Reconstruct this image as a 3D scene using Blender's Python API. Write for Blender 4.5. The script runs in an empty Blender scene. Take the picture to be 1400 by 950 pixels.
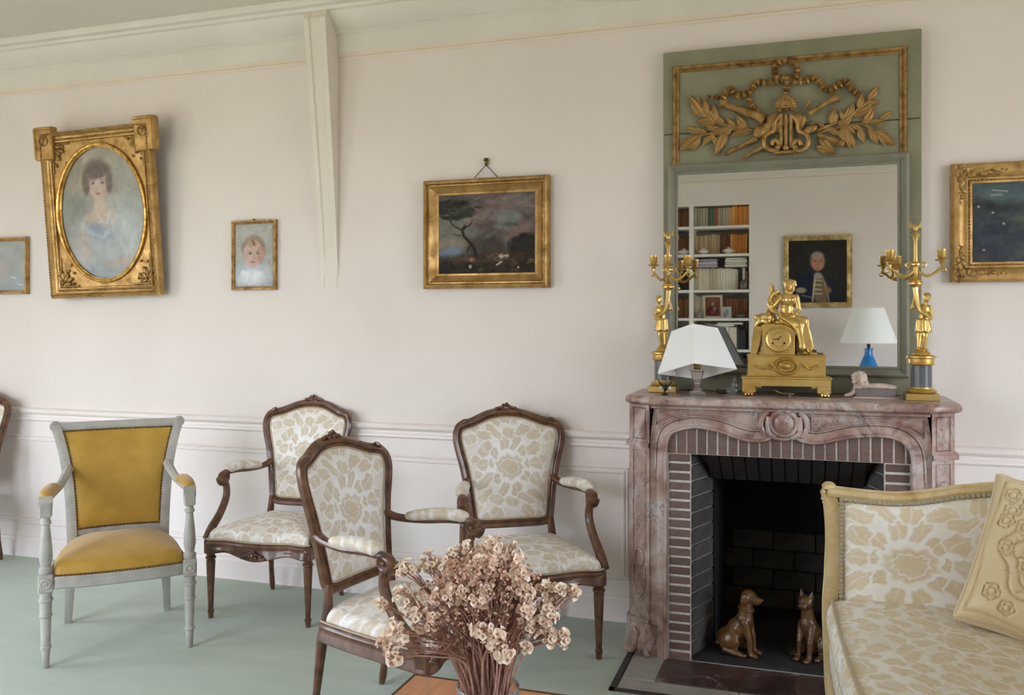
import bpy, math, random
import numpy as np
from mathutils import Vector, Matrix, Euler

# ---------------------------------------------------------------- camera, sky, daylight, exposure
S = bpy.context.scene
COL = S.collection
random.seed(7); RNG = np.random.default_rng(7)
CAM_H, CAM_D = 1.38, 3.967
cam = bpy.data.objects.new('camera', bpy.data.cameras.new('camera'))
COL.objects.link(cam); S.camera = cam
cam.location = (0, -CAM_D, CAM_H)
cam.rotation_euler = (math.pi / 2, 0, math.atan(400 / 1200))
cam.data.sensor_width = 36; cam.data.lens = 1200 / 1400 * 36
cam.data.shift_y = -39 / 1400
cam.data.clip_start = 0.02

W = bpy.data.worlds.new('daylight'); S.world = W; W.use_nodes = True
nt = W.node_tree; nt.nodes.clear()
wo = nt.nodes.new('ShaderNodeOutputWorld'); bg = nt.nodes.new('ShaderNodeBackground')
tc = nt.nodes.new('ShaderNodeTexCoord'); sx = nt.nodes.new('ShaderNodeSeparateXYZ')
rp = nt.nodes.new('ShaderNodeValToRGB')
mr = nt.nodes.new('ShaderNodeMapRange'); mr.inputs[1].default_value = -1; mr.inputs[2].default_value = 1
nt.links.new(tc.outputs['Generated'], sx.inputs[0]); nt.links.new(sx.outputs[2], mr.inputs[0])
nt.links.new(mr.outputs[0], rp.inputs[0]); nt.links.new(rp.outputs[0], bg.inputs[0]); nt.links.new(bg.outputs[0], wo.inputs[0])
e = rp.color_ramp.elements
e[0].position = 0.0; e[0].color = (.26, .24, .17, 1)            # lawn and gravel below the horizon
e[1].position = 1.0; e[1].color = (1.22, 1.45, 1.85, 1)            # bright hazy sky
x = e.new(.47); x.color = (.36, .34, .25, 1)
x = e.new(.53); x.color = (.76, .83, .94, 1)
bg.inputs[1].default_value = 9.0

def portal(name, loc, rot, sx_, sy_):
    l = bpy.data.lights.new(name, 'AREA'); l.shape = 'RECTANGLE'; l.size = sx_; l.size_y = sy_
    l.cycles.is_portal = True
    o = bpy.data.objects.new(name, l); COL.objects.link(o); o.location = loc; o.rotation_euler = rot
    return o
def daylight(name, loc, rot, sx_, sy_, power, col=(1, 1, 1)):
    l = bpy.data.lights.new(name, 'AREA'); l.shape = 'RECTANGLE'; l.size = sx_; l.size_y = sy_
    l.energy = power; l.color = col
    o = bpy.data.objects.new(name, l); COL.objects.link(o); o.location = loc; o.rotation_euler = rot
    return o
PI = math.pi
XL, XR, YB, ZC = -5.6, 2.75, -4.81, 2.97                         # left wall, right wall, rear wall, ceiling
WIN_L = (-3.75, -2.15, .35, 2.45)                                  # y0, y1, z0, z1
WIN_R = (-3.3, -1.3, .35, 2.45)
WIN_FILL = (-4.6, -2.7, .35, 2.45)                                  # x0, x1, z0, z1 (unseen rear-wall opening, added for frontal fill)
portal('portal_left', (XL - .1, sum(WIN_L[:2]) / 2, sum(WIN_L[2:]) / 2), (0, -PI / 2, 0), WIN_L[3] - WIN_L[2], WIN_L[1] - WIN_L[0])
portal('portal_right', (XR + .1, sum(WIN_R[:2]) / 2, sum(WIN_R[2:]) / 2), (0, PI / 2, 0), WIN_R[3] - WIN_R[2], WIN_R[1] - WIN_R[0])
portal('portal_fill', (sum(WIN_FILL[:2]) / 2, YB - .1, sum(WIN_FILL[2:]) / 2), (PI / 2, 0, 0), WIN_FILL[1] - WIN_FILL[0], WIN_FILL[3] - WIN_FILL[2])

vs = S.view_settings
vs.view_transform = 'Standard'; vs.look = 'None'; vs.gamma = 1; vs.use_curve_mapping = False
vs.exposure = 0.38
try:
    S.cycles.use_denoising = True; S.cycles.max_bounces = 10; S.cycles.diffuse_bounces = 5; S.cycles.glossy_bounces = 5
    S.cycles.transmission_bounces = 8; S.cycles.caustics_reflective = False; S.cycles.sample_clamp_indirect = 6
except Exception: pass

# ---------------------------------------------------------------- materials
def lin(c):
    if isinstance(c, str):
        c = tuple(int(c[i:i + 2], 16) for i in (0, 2, 4))
    return tuple((v / 255 / 12.92) if v / 255 <= .04045 else ((v / 255 + .055) / 1.055) ** 2.4 for v in c)
def rgba(c): return (*lin(c), 1)
class N:
    """small node-tree writer"""
    def __init__(s, name):
        s.m = bpy.data.materials.new(name); s.m.use_nodes = True; s.t = s.m.node_tree
        s.p = s.t.nodes['Principled BSDF']; s._tc = None
    def n(s, typ, **kw):
        x = s.t.nodes.new('ShaderNode' + typ)
        for k, v in kw.items(): setattr(x, k, v)
        return x
    def l(s, a, b): s.t.links.new(a, b)
    def co(s, scale=(1, 1, 1)):
        if not s._tc: s._tc = s.n('TexCoord')
        mp = s.n('Mapping'); mp.inputs['Scale'].default_value = scale if hasattr(scale, '__len__') else (scale,) * 3
        s.l(s._tc.outputs['Object'], mp.inputs[0]); return mp.outputs[0]
    def noise(s, scale, detail=4, rough=.55, dist=0, co=None):
        x = s.n('TexNoise'); x.inputs['Scale'].default_value = scale; x.inputs['Detail'].default_value = detail
        x.inputs['Roughness'].default_value = rough; x.inputs['Distortion'].default_value = dist
        s.l(co if co is not None else s.co(), x.inputs['Vector']); return x.outputs['Fac']
    def ramp(s, f, stops):
        x = s.n('ValToRGB'); el = x.color_ramp.elements
        while len(el) < len(stops): el.new(.5)
        for a, (p, c) in zip(el, stops):
            a.position = p; a.color = rgba(c) if not (isinstance(c, tuple) and len(c) == 4) else c
        s.l(f, x.inputs[0]); return x.outputs[0]
    def mix(s, f, a, b, mode='MIX'):
        x = s.n('Mix', data_type='RGBA', blend_type=mode)
        for sock, v in ((x.inputs[0], f), (x.inputs[6], a), (x.inputs[7], b)):
            if hasattr(v, 'links'): s.l(v, sock)
            elif isinstance(v, (int, float)): sock.default_value = v
            else: sock.default_value = rgba(v)
        return x.outputs[2]
    def mr(s, f, a, b, c, d):
        x = s.n('MapRange')
        for i, v in enumerate((a, b, c, d)): x.inputs[i + 1].default_value = v
        s.l(f, x.inputs[0]); return x.outputs[0]
    def math(s, op, a, b=0.):
        x = s.n('Math', operation=op)
        for i, v in enumerate((a, b)):
            if hasattr(v, 'links'): s.l(v, x.inputs[i])
            else: x.inputs[i].default_value = v
        return x.outputs[0]
    def attr(s, name):
        x = s.n('Attribute'); x.attribute_name = name; return x
    def bump(s, f, strength=.3, dist=.002, nrm=None):
        x = s.n('Bump'); x.inputs['Strength'].default_value = strength; x.inputs['Distance'].default_value = dist
        s.l(f, x.inputs['Height'])
        if nrm is not None: s.l(nrm, x.inputs['Normal'])
        s.l(x.outputs[0], s.p.inputs['Normal']); return x.outputs[0]
    def set(s, **kw):
        for k, v in kw.items():
            i = s.p.inputs[k.replace('_', ' ')]
            if hasattr(v, 'links'): s.l(v, i)
            elif isinstance(v, (str,)): i.default_value = rgba(v)
            else: i.default_value = v
        return s
def simple(name, col, rough=.5, metal=0., col2=None, scale=18, bump=0., bscale=90, detail=4, **kw):
    m = N(name); c2 = col2 or col
    f = m.noise(scale, detail)
    m.set(Base_Color=m.ramp(f, [(.35, col), (.65, c2)]), Roughness=rough, Metallic=metal)
    if bump: m.bump(m.noise(bscale, 3), bump)
    for k, v in kw.items(): m.set(**{k: v})
    return m.m

# ---------------------------------------------------------------- meshes
def rotz(a): return Matrix.Rotation(a, 3, 'Z')
class MB:
    def __init__(s): s.v = []; s.f = []
    def add(s, vs_, fs_, M=None):
        o = len(s.v)
        s.v += [tuple(M @ Vector(p)) for p in vs_] if M is not None else [tuple(p) for p in vs_]
        s.f += [tuple(i + o for i in f) for f in fs_]; return s
    def box(s, c, size, R=None, b=0.):
        hx, hy, hz = (d / 2 for d in size); b = min(b, hx * .9, hy * .9, hz * .9); c = Vector(c)
        fx = (lambda p: c + (R @ Vector(p) if R is not None else Vector(p)))
        if b <= 0:
            v = [fx((i * hx, j * hy, k * hz)) for i in (-1, 1) for j in (-1, 1) for k in (-1, 1)]
            return s.add(v, [(0, 1, 3, 2), (4, 6, 7, 5), (0, 4, 5, 1), (2, 3, 7, 6), (0, 2, 6, 4), (1, 5, 7, 3)])
        v = []; ix = {}
        for i in (-1, 1):
            for j in (-1, 1):
                for k in (-1, 1):
                    for a, p in enumerate(((i * hx, j * (hy - b), k * (hz - b)), (i * (hx - b), j * hy, k * (hz - b)), (i * (hx - b), j * (hy - b), k * hz))):
                        ix[i, j, k, a] = len(v); v.append(fx(p))
        f = []
        def q(ids, out):
            p = [v[i] for i in ids]; nr = (p[1] - p[0]).cross(p[2] - p[0])
            o = fx(out) - c
            f.append(tuple(ids) if nr.dot(o) > 0 else tuple(reversed(ids)))
        sg = ((-1, -1), (1, -1), (1, 1), (-1, 1))
        for d in (-1, 1):
            q([ix[d, p, r, 0] for p, r in sg], (d, 0, 0)); q([ix[p, d, r, 1] for p, r in sg], (0, d, 0)); q([ix[p, r, d, 2] for p, r in sg], (0, 0, d))
            for g in (-1, 1):
                q([ix[d, g, -1, 0], ix[d, g, 1, 0], ix[d, g, 1, 1], ix[d, g, -1, 1]], (d, g, 0))
                q([ix[d, -1, g, 0], ix[d, 1, g, 0], ix[d, 1, g, 2], ix[d, -1, g, 2]], (d, 0, g))
                q([ix[-1, d, g, 1], ix[1, d, g, 1], ix[1, d, g, 2], ix[-1, d, g, 2]], (0, d, g))
                for h in (-1, 1): q([ix[d, g, h, a] for a in range(3)], (d, g, h))
        return s.add(v, f)
    def span(s, x0, x1, y0, y1, z0, z1, b=0.):
        return s.box(((x0 + x1) / 2, (y0 + y1) / 2, (z0 + z1) / 2), (abs(x1 - x0), abs(y1 - y0), abs(z1 - z0)), None, b)
    def rings(s, R, closed_u=True, closed_v=False, caps=True):
        n = len(R[0]); o = len(s.v)
        for r in R: s.v += [tuple(p) for p in r]
        k = len(R)
        for i in range(k if closed_v else k - 1):
            a, b2 = o + i * n, o + ((i + 1) % k) * n
            for j in range(n if closed_u else n - 1):
                j2 = (j + 1) % n
                s.f.append((a + j, a + j2, b2 + j2, b2 + j))
        if caps and closed_u and not closed_v:
            s.f.append(tuple(o + j for j in reversed(range(n)))); s.f.append(tuple(o + (k - 1) * n + j for j in range(n)))
        return s
    def tube(s, pts, rad, n=8, caps=True, closed=False, up=None, flat=1.0):
        P = [Vector(p) for p in pts]; k = len(P)
        rad = rad if hasattr(rad, '__len__') else [rad] * k
        T = []
        for i in range(k):
            a = P[(i - 1) % k] if closed or i else P[i]; b2 = P[(i + 1) % k] if closed or i < k - 1 else P[i]
            t = (b2 - a); T.append(t.normalized() if t.length > 1e-9 else Vector((0, 0, 1)))
        u = Vector(up) if up is not None else (Vector((0, 0, 1)) if abs(T[0].z) < .9 else Vector((0, 1, 0)))
        R = []
        for i in range(k):
            if up is not None: u = Vector(up)
            u = (u - T[i] * u.dot(T[i]));
            if u.length < 1e-6: u = T[i].orthogonal()
            u.normalize(); w = T[i].cross(u)
            R.append([P[i] + (u * math.sin(2 * PI * j / n) * rad[i] * flat + w * math.cos(2 * PI * j / n) * rad[i]) * -1 for j in range(n)])
        if not closed and caps: return s.rings([list(reversed(r)) for r in R])
        return s.rings([list(reversed(r)) for r in R], True, closed, False)
    def lathe(s, prof, n=16, c=(0, 0, 0), M=None, flute=0., caps=True):
        R = []; c = Vector(c)
        for p in prof:
            r, z = p[0], p[1]; fl = p[2] if len(p) > 2 else 0
            ring = []
            for j in range(n):
                rr = r * (1 - (fl if j % 2 else 0)); a = 2 * PI * j / n
                q = Vector((rr * math.cos(a), rr * math.sin(a), z)); ring.append(c + (M @ q if M is not None else q))
            R.append(ring)
        return s.rings(R, True, False, caps)
    def ell(s, c, r, R=None, nu=10, nv=7):
        r = r if hasattr(r, '__len__') else (r,) * 3; c = Vector(c); rs = []
        for i in range(nv + 1):
            a = -PI / 2 + PI * (i if 0 < i < nv else (i + .12 if i == 0 else i - .12)) / nv
            ring = []
            for j in range(nu):
                b2 = 2 * PI * j / nu
                q = Vector((r[0] * math.cos(a) * math.cos(b2), r[1] * math.cos(a) * math.sin(b2), r[2] * math.sin(a)))
                ring.append(c + (R @ q if R is not None else q))
            rs.append(ring)
        return s.rings(rs)
    def sweep(s, prof, frames, closed=False, caps=True):
        """prof: 2-D points; frames: (origin, axis_a, axis_b)"""
        R = [[o + a * p[0] + b2 * p[1] for p in prof] for o, a, b2 in frames]
        return s.rings(R, True, closed, caps and not closed)
    def prism(s, poly, d, M=None, b=0.):
        """polygon in local XZ, front at y=0 going back to y=d"""
        n = len(poly)
        if b:
            cx = sum(p[0] for p in poly) / n; cz = sum(p[1] for p in poly) / n
            ins = []
            for p in poly:
                dx, dz = p[0] - cx, p[1] - cz; L = math.hypot(dx, dz) or 1; ins.append((p[0] - dx / L * b, p[1] - dz / L * b))
            v = [(p[0], 0, p[1]) for p in ins] + [(p[0], b, p[1]) for p in poly] + [(p[0], d, p[1]) for p in poly]
            f = [tuple(range(n)), tuple(reversed(range(2 * n, 3 * n)))]
            for j in range(n):
                k = (j + 1) % n
                f += [(j, n + j, n + k, k), (n + j, 2 * n + j, 2 * n + k, n + k)]
        else:
            v = [(p[0], 0, p[1]) for p in poly] + [(p[0], d, p[1]) for p in poly]
            f = [tuple(range(n)), tuple(reversed(range(n, 2 * n)))]
            for j in range(n):
                k = (j + 1) % n; f.append((j, n + j, n + k, k))
        return s.add(v, f, M)
    def grid(s, P, closed_u=False):
        R = [[Vector(p) for p in r] for r in P]
        return s.rings(R, closed_u, False, False)
    def mesh(s, name, mat=None, smooth=35, recalc=True, loc=None):
        me = bpy.data.meshes.new(name)
        v = s.v if loc is None else [(p[0] - loc[0], p[1] - loc[1], p[2] - loc[2]) for p in s.v]
        me.from_pydata(v, [], s.f)
        if recalc:
            import bmesh
            bm = bmesh.new(); bm.from_mesh(me); bmesh.ops.recalc_face_normals(bm, faces=bm.faces); bm.to_mesh(me); bm.free()
        if smooth:
            me.polygons.foreach_set('use_smooth', [True] * len(me.polygons))
            try: me.set_sharp_from_angle(angle=math.radians(smooth))
            except Exception: pass
        if mat is not None: me.materials.append(mat)
        me.update(); return me
    def build(s, name, mat, parent=None, smooth=35, world=False, recalc=True):
        """world=True: vertices were given in world space; they are stored relative to the (unrotated) root"""
        loc = None
        if world and parent is not None:
            r = parent; loc = Vector(r.location)
            while r.parent: r = r.parent; loc = loc + r.location
        o = bpy.data.objects.new(name, s.mesh(name, mat, smooth, recalc, loc)); COL.objects.link(o)
        if parent is not None: o.parent = parent
        return o
def thing(name, label, cat, loc=(0, 0, 0), rz=0., group=None):
    o = bpy.data.objects.new(name, None); COL.objects.link(o); o.location = loc; o.rotation_euler = (0, 0, rz)
    o.empty_display_size = .05; o['label'] = label; o['category'] = cat
    if group: o['group'] = group
    return o
def tag(o, label, cat, group=None):
    o['label'] = label; o['category'] = cat
    if group: o['group'] = group
    return o
def struct(o): o['kind'] = 'structure'; return o
def stuff(o): o['kind'] = 'stuff'; return o
def inst(src, name, parent=None, loc=(0, 0, 0), rot=None, scale=None):
    o = bpy.data.objects.new(name, src if isinstance(src, bpy.types.Mesh) else src.data); COL.objects.link(o)
    if parent is not None: o.parent = parent
    o.location = loc
    if rot is not None: o.rotation_euler = rot
    if scale is not None: o.scale = scale if hasattr(scale, '__len__') else (scale,) * 3
    return o
def copy_tree(o, parent=None):
    c = o.copy(); COL.objects.link(c); c.parent = parent
    for ch in list(o.children): copy_tree(ch, c)
    return c
def frame2(pts, nrm, closed=False):
    """sweep frames along a path in a plane with normal nrm, mitred: axis_a = side (left of travel), axis_b = nrm"""
    P = [Vector(p) for p in pts]; nrm = Vector(nrm).normalized(); k = len(P); fr = []
    for i in range(k):
        d0 = (P[i] - P[i - 1]).normalized() if (closed or i) else None
        d1 = (P[(i + 1) % k] - P[i]).normalized() if (closed or i < k - 1) else None
        if d0 is None: d0 = d1
        if d1 is None: d1 = d0
        t = (d0 + d1).normalized() if (d0 + d1).length > 1e-6 else d1
        side = nrm.cross(t); cs = max(.3, t.dot(d1)); fr.append((P[i], side / cs, nrm))
    return fr
def catmull(P, n=6, closed=False):
    P = [tuple(p) for p in P]; k = len(P); out = []; D = len(P[0])
    for i in range(k if closed else k - 1):
        if closed: a, b, c, d = P[(i - 1) % k], P[i], P[(i + 1) % k], P[(i + 2) % k]
        else: a, b, c, d = P[max(i - 1, 0)], P[i], P[i + 1], P[min(i + 2, k - 1)]
        for j in range(n):
            t = j / n
            out.append(tuple(.5 * (2 * b[q] + (c[q] - a[q]) * t + (2 * a[q] - 5 * b[q] + 4 * c[q] - d[q]) * t * t + (3 * b[q] - a[q] - 3 * c[q] + d[q]) * t ** 3) for q in range(D)))
    if not closed: out.append(P[-1])
    return out
def sculpt(mb, name, mat, parent=None, voxel=.004, smooth_it=3, world=False):
    """fuses overlapping shapes into one continuous skin"""
    o = mb.build(name, mat, parent, world=world, recalc=False)
    m = o.modifiers.new('r', 'REMESH'); m.mode = 'VOXEL'; m.voxel_size = voxel; m.use_smooth_shade = True
    m = o.modifiers.new('s', 'SMOOTH'); m.iterations = smooth_it; m.factor = .5
    dg = bpy.context.evaluated_depsgraph_get(); dg.update()
    me = bpy.data.meshes.new_from_object(o.evaluated_get(dg)); o.modifiers.clear()
    old = o.data; o.data = me; me.name = name
    me.polygons.foreach_set('use_smooth', [True] * len(me.polygons)); bpy.data.meshes.remove(old)
    if mat is not None and not me.materials: me.materials.append(mat)
    return o
def vnoise(h, w, cells, oct_=4, seed=0, gain=.5):
    """value noise picture in 0..1"""
    r = np.random.default_rng(seed); out = np.zeros((h, w)); amp = 1; tot = 0
    for o in range(oct_):
        cy, cx = max(2, int(cells * 2 ** o * h / max(h, w)) + 1), max(2, int(cells * 2 ** o * w / max(h, w)) + 1)
        g = r.random((cy + 1, cx + 1)); y = np.linspace(0, cy - 1e-6, h); xx = np.linspace(0, cx - 1e-6, w)
        yi, xi = y.astype(int), xx.astype(int); fy, fx = (y - yi)[:, None], (xx - xi)[None]
        fy = fy * fy * (3 - 2 * fy); fx = fx * fx * (3 - 2 * fx)
        a = g[yi][:, xi]; b = g[yi][:, xi + 1]; c = g[yi + 1][:, xi]; d = g[yi + 1][:, xi + 1]
        out += amp * ((a * (1 - fx) + b * fx) * (1 - fy) + (c * (1 - fx) + d * fx) * fy); tot += amp; amp *= gain
    return out / tot
def set_attr(me, name, vals, kind='FLOAT'):
    a = me.attributes.new(name, kind, 'POINT')
    if kind == 'FLOAT': a.data.foreach_set('value', np.asarray(vals, np.float32).ravel())
    else:
        v = np.asarray(vals, np.float32); v = np.concatenate([v, np.ones((len(v), 1), np.float32)], 1); a.data.foreach_set('color', v.ravel())
# ---------------------------------------------------------------- shared materials
def m_wall():
    m = N('wall_paint'); f = m.noise(2.2, 3)
    m.set(Base_Color=m.ramp(f, [(.3, 'e1d6d1'), (.7, 'e6dcd7')]), Roughness=.75)
    m.bump(m.noise(260, 2, co=m.co((1, 1, .35))), .12, .001); return m.m
def m_carpet():
    m = N('carpet'); f = m.noise(2.2, 5, .6, 0, m.co((1, 3.5, 1))); g = m.noise(420, 2)
    c = m.ramp(f, [(.3, 'aeb9aa'), (.7, 'bec7b8')])
    m.set(Base_Color=m.mix(m.mr(g, .3, .7, 0, .35), c, '9aa797'), Roughness=1.0, Sheen_Weight=.25, Specular_IOR_Level=.1)
    m.bump(g, .5, .004); return m.m
def m_marble(name='pink_marble', tone=0):
    m = N(name); co = m.co()
    w = m.noise(5, 6, .6, 1.2); w2 = m.noise(11, 6, .62, 1.5, m.co((1, 1, 1.4)))
    base = m.ramp(w, [(.28, '6c4a43'), (.40, '94756a'), (.52, 'ae978e'), (.68, 'bfb2ae')] if not tone else [(.3, '2e2221'), (.5, '493836'), (.7, '5f4e4a')])
    red = m.ramp(w2, [(.55, (0, 0, 0, 1)), (.70, (1, 1, 1, 1))])
    base = m.mix(m.math('MULTIPLY', red, .38), base, '9c5a48' if not tone else '7a4038')
    v1 = m.noise(4.2, 7, .62, 2.0, m.co((1.2, 1, .9)))
    vein = m.math('ABSOLUTE', m.math('SUBTRACT', v1, .5))
    dark = m.mr(vein, 0, .030, 1, 0)
    dark = m.math('MULTIPLY', dark, m.mr(w2, .35, .6, 1, .05))
    c = m.mix(m.math('MULTIPLY', dark, .9), base, '4c4048')
    v2 = m.math('ABSOLUTE', m.math('SUBTRACT', m.noise(2.6, 5, .55, 1.6, m.co((1, 1.3, .6))), .47))
    wh = m.math('MULTIPLY', m.mr(v2, 0, .012, 1, 0), m.mr(w, .4, .65, 0, 1))
    c = m.mix(m.math('MULTIPLY', wh, .7), c, 'cdc3bf')
    m.set(Base_Color=c, Roughness=.32, Coat_Weight=.15); return m.m
def m_gilt(name, hi='c6a067', lo='ab854e', rough=.38, metal=.65, scale=16, dark='7d5c30'):
    m = N(name); f = m.noise(scale, 5, .6)
    c = m.ramp(f, [(.25, dark), (.42, lo), (.62, hi)])
    m.set(Base_Color=c, Metallic=metal, Roughness=m.mr(f, .3, .7, rough + .2, rough - .05)); m.bump(m.noise(scale * 3, 3), .15); return m.m
WALL = m_wall(); CARPET = m_carpet(); MARBLE = m_marble(); DKMARBLE = m_marble('hearth_marble', 1)
TRIM = simple('cornice_paint', 'dbd6ce', .6, col2='e1ddd5', scale=3)
DADO = simple('dado_paint', 'ece2de', .42, col2='f0e7e3', scale=3)
CEIL = simple('ceiling_paint', 'd9d3c8', .85, col2='dcd7cd', scale=2)
BEAD = simple('wall_border', 'e0d2c4', .6, col2='e5d8cb', scale=6)
GILT = m_gilt('gilded_wood'); GILTD = m_gilt('aged_gilding', 'b28e58', '8e6c3d', .42, .55, 30, '573e20')
ORMOLU = m_gilt('gilt_bronze', 'dcbd7a', 'cba75f', .30, .85, 9, 'ab8444')
GREEN = simple('green_paint', '7e7c66', .5, col2='898770', scale=7, bump=.05)
WALNUT = simple('walnut', '48291a', .33, col2='724c34', scale=24, detail=6, bump=.08, Coat_Weight=.25)
SOOT = simple('soot', '0d0c0c', .95, col2='1a1817', scale=9)
WHITE = simple('white_paint', 'e4e0d8', .5)

# ---------------------------------------------------------------- room shell
struct(MB().span(XL, XR, YB - .5, .5, -.05, 0).build('floor', CARPET, smooth=0))
struct(MB().span(XL, XR, YB - .5, .2, ZC, ZC + .05).build('ceiling', CEIL, smooth=0))
OPX0, OPX1, OPZ = -.60, .445, 1.0
wf = MB(); wf.span(XL, OPX0, 0, .5, 0, ZC); wf.span(OPX1, XR, 0, .5, 0, ZC); wf.span(OPX0, OPX1, 0, .5, OPZ, ZC)
struct(wf.build('wall_front', WALL, smooth=0))
def wall_with_hole(name, axis, p, t, a0, a1, w):
    m = MB()
    def sp(u0, u1, z0, z1):
        if axis == 'x': m.span(p, p + t, u0, u1, z0, z1)
        else: m.span(u0, u1, p, p + t, z0, z1)
    sp(a0, w[0], 0, ZC); sp(w[1], a1, 0, ZC); sp(w[0], w[1], 0, w[2]); sp(w[0], w[1], w[3], ZC)
    return struct(m.build(name, WALL, smooth=0))
wall_with_hole('wall_left', 'x', XL, -.25, YB - .5, .5, WIN_L)
wall_with_hole('wall_right', 'x', XR, .25, YB - .5, .5, WIN_R)
# rear wall: added fill opening behind and left of the camera, and the recess of the built-in bookcase
BC = (-1.275, -.482, .30, 2.498)                                   # bookcase recess x0, x1, z0, z1
wr = MB(); y0, y1 = YB, YB - .12
wr.span(XL, WIN_FILL[0], y0, y1, 0, ZC); wr.span(WIN_FILL[0], WIN_FILL[1], y0, y1, 0, WIN_FILL[2]); wr.span(WIN_FILL[0], WIN_FILL[1], y0, y1, WIN_FILL[3], ZC)
wr.span(WIN_FILL[1], BC[0], y0, y1, 0, ZC); wr.span(BC[0], BC[1], y0, y1, 0, BC[2]); wr.span(BC[0], BC[1], y0, y1, BC[3], ZC); wr.span(BC[1], XR, y0, y1, 0, ZC)
wr.span(BC[0] - .05, BC[1] + .05, YB - .40, YB - .45, 0, ZC)
wr.span(BC[0] - .05, BC[0], y1, YB - .4, 0, ZC); wr.span(BC[1], BC[1] + .05, y1, YB - .4, 0, ZC)
wr.span(BC[0], BC[1], y1, YB - .4, BC[3], BC[3] + .04); wr.span(BC[0], BC[1], y1, YB - .4, BC[2] - .04, BC[2])
struct(wr.build('wall_rear', WALL, smooth=0))
def window(name, axis, p, w):
    m = MB(); u0, u1, z0, z1 = w
    def bar(a, b, c, d):
        if axis == 'x': m.span(p - .03, p + .03, a, b, c, d, .006)
        else: m.span(a, b, p - .03, p + .03, c, d, .006)
    for a in (u0, (u0 + u1) / 2 - .03, u1 - .06): bar(a, a + .06, z0, z1)
    for k in range(4):
        z = z0 + (z1 - z0 - .04) * k / 3; bar(u0, u1, z, z + .04)
    struct(m.build(name, WHITE))
window('window_1', 'x', XL - .12, WIN_L); window('window_2', 'x', XR + .12, WIN_R); window('window_added_fill', 'y', YB - .07, WIN_FILL)  # the rear one is unseen, added to fill from the camera side

# cornice: frieze band, cove and ceiling fillet, run round the four walls
CP = [(0, 2.73), (.012, 2.73), (.012, 2.822), (.022, 2.826), (.03, 2.834), (.026, 2.846), (.034, 2.852), (.05, 2.862), (.078, 2.884), (.092, 2.905), (.098, 2.918), (.116, 2.922), (.122, 2.936), (.15, 2.94), (.158, 2.955), (.16, 2.97), (0, 2.97)]
def run(prof, p0, p1, nrm, name, mat, smooth=30):
    """moulding along a wall from p0 to p1 (x, y); nrm points into the room"""
    R = [[(p[0] + nrm[0] * q[0], p[1] + nrm[1] * q[0], q[1]) for q in prof] for p in (p0, p1)]
    return struct(MB().rings(R, True).build(name, mat, smooth=smooth))
run(CP, (XL, 0), (XR, 0), (0, -1), 'trim_1', TRIM)
run(CP, (XL, YB), (XR, YB), (0, 1), 'trim_2', TRIM)
run(CP, (XL, YB), (XL, 0), (1, 0), 'trim_3', TRIM)
run(CP, (XR, YB), (XR, 0), (-1, 0), 'trim_4', TRIM)
BP = [(0, 2.695), (.006, 2.695), (.012, 2.705), (.006, 2.712), (.006, 2.722), (.013, 2.73), (0, 2.73)]
run(BP, (XL, 0), (XR, 0), (0, -1), 'trim_5', BEAD)
run(BP, (XL, YB), (XR, YB), (0, 1), 'trim_6', BEAD)
# chair rail and panel mouldings of the dado
RP = [(0, .788), (.010, .788), (.018, .796), (.016, .806), (.008, .812), (.008, .824), (.020, .830), (.028, .84), (.030, .856), (.02, .862), (0, .864)]
run(RP, (XL, 0), (-.70, 0), (0, -1), 'trim_7', DADO)
run(RP, (.54, 0), (XR, 0), (0, -1), 'trim_8', DADO)
run(RP, (XL, YB), (WIN_FILL[0], YB), (0, 1), 'trim_9', DADO)
struct(MB().span(XL + .002, -.70, -.004, -.0005, 0, .80).build('trim_15', DADO, smooth=0)); struct(MB().span(.54, XR - .002, -.004, -.0005, 0, .80).build('trim_16', DADO, smooth=0))
BB = [(0, 0), (.022, 0), (.022, .092), (.016, .098), (.014, .110), (.006, .116), (0, .118)]
for i, (a, b, n_) in enumerate((((XL, 0), (-.70, 0), (0, -1)), ((.54, 0), (XR, 0), (0, -1)))):
    run(BB, a, b, n_, ('baseboard_front', 'baseboard_front_right')[i], DADO)
run(BB, (XL, YB), (XL, 0), (1, 0), 'baseboard_left', DADO)
run(BB, (XR, YB), (XR, 0), (-1, 0), 'baseboard_right', DADO)
PP = [(-.018, 0), (-.018, .006), (-.010, .012), (-.002, .006), (.004, .013), (.014, .013), (.018, .005), (.018, 0)]
for i, (a, b) in enumerate(((-5.45, -3.75), (-3.63, -2.12), (-2.0, -.775), (.60, 2.6))):
    z0, z1 = .205, .69
    fr = frame2([(a, 0, z0), (b, 0, z0), (b, 0, z1), (a, 0, z1)], (0, -1, 0), True)
    struct(MB().sweep(PP, fr, True).build('trim_%d' % (10 + i), DADO, smooth=30))
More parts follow.
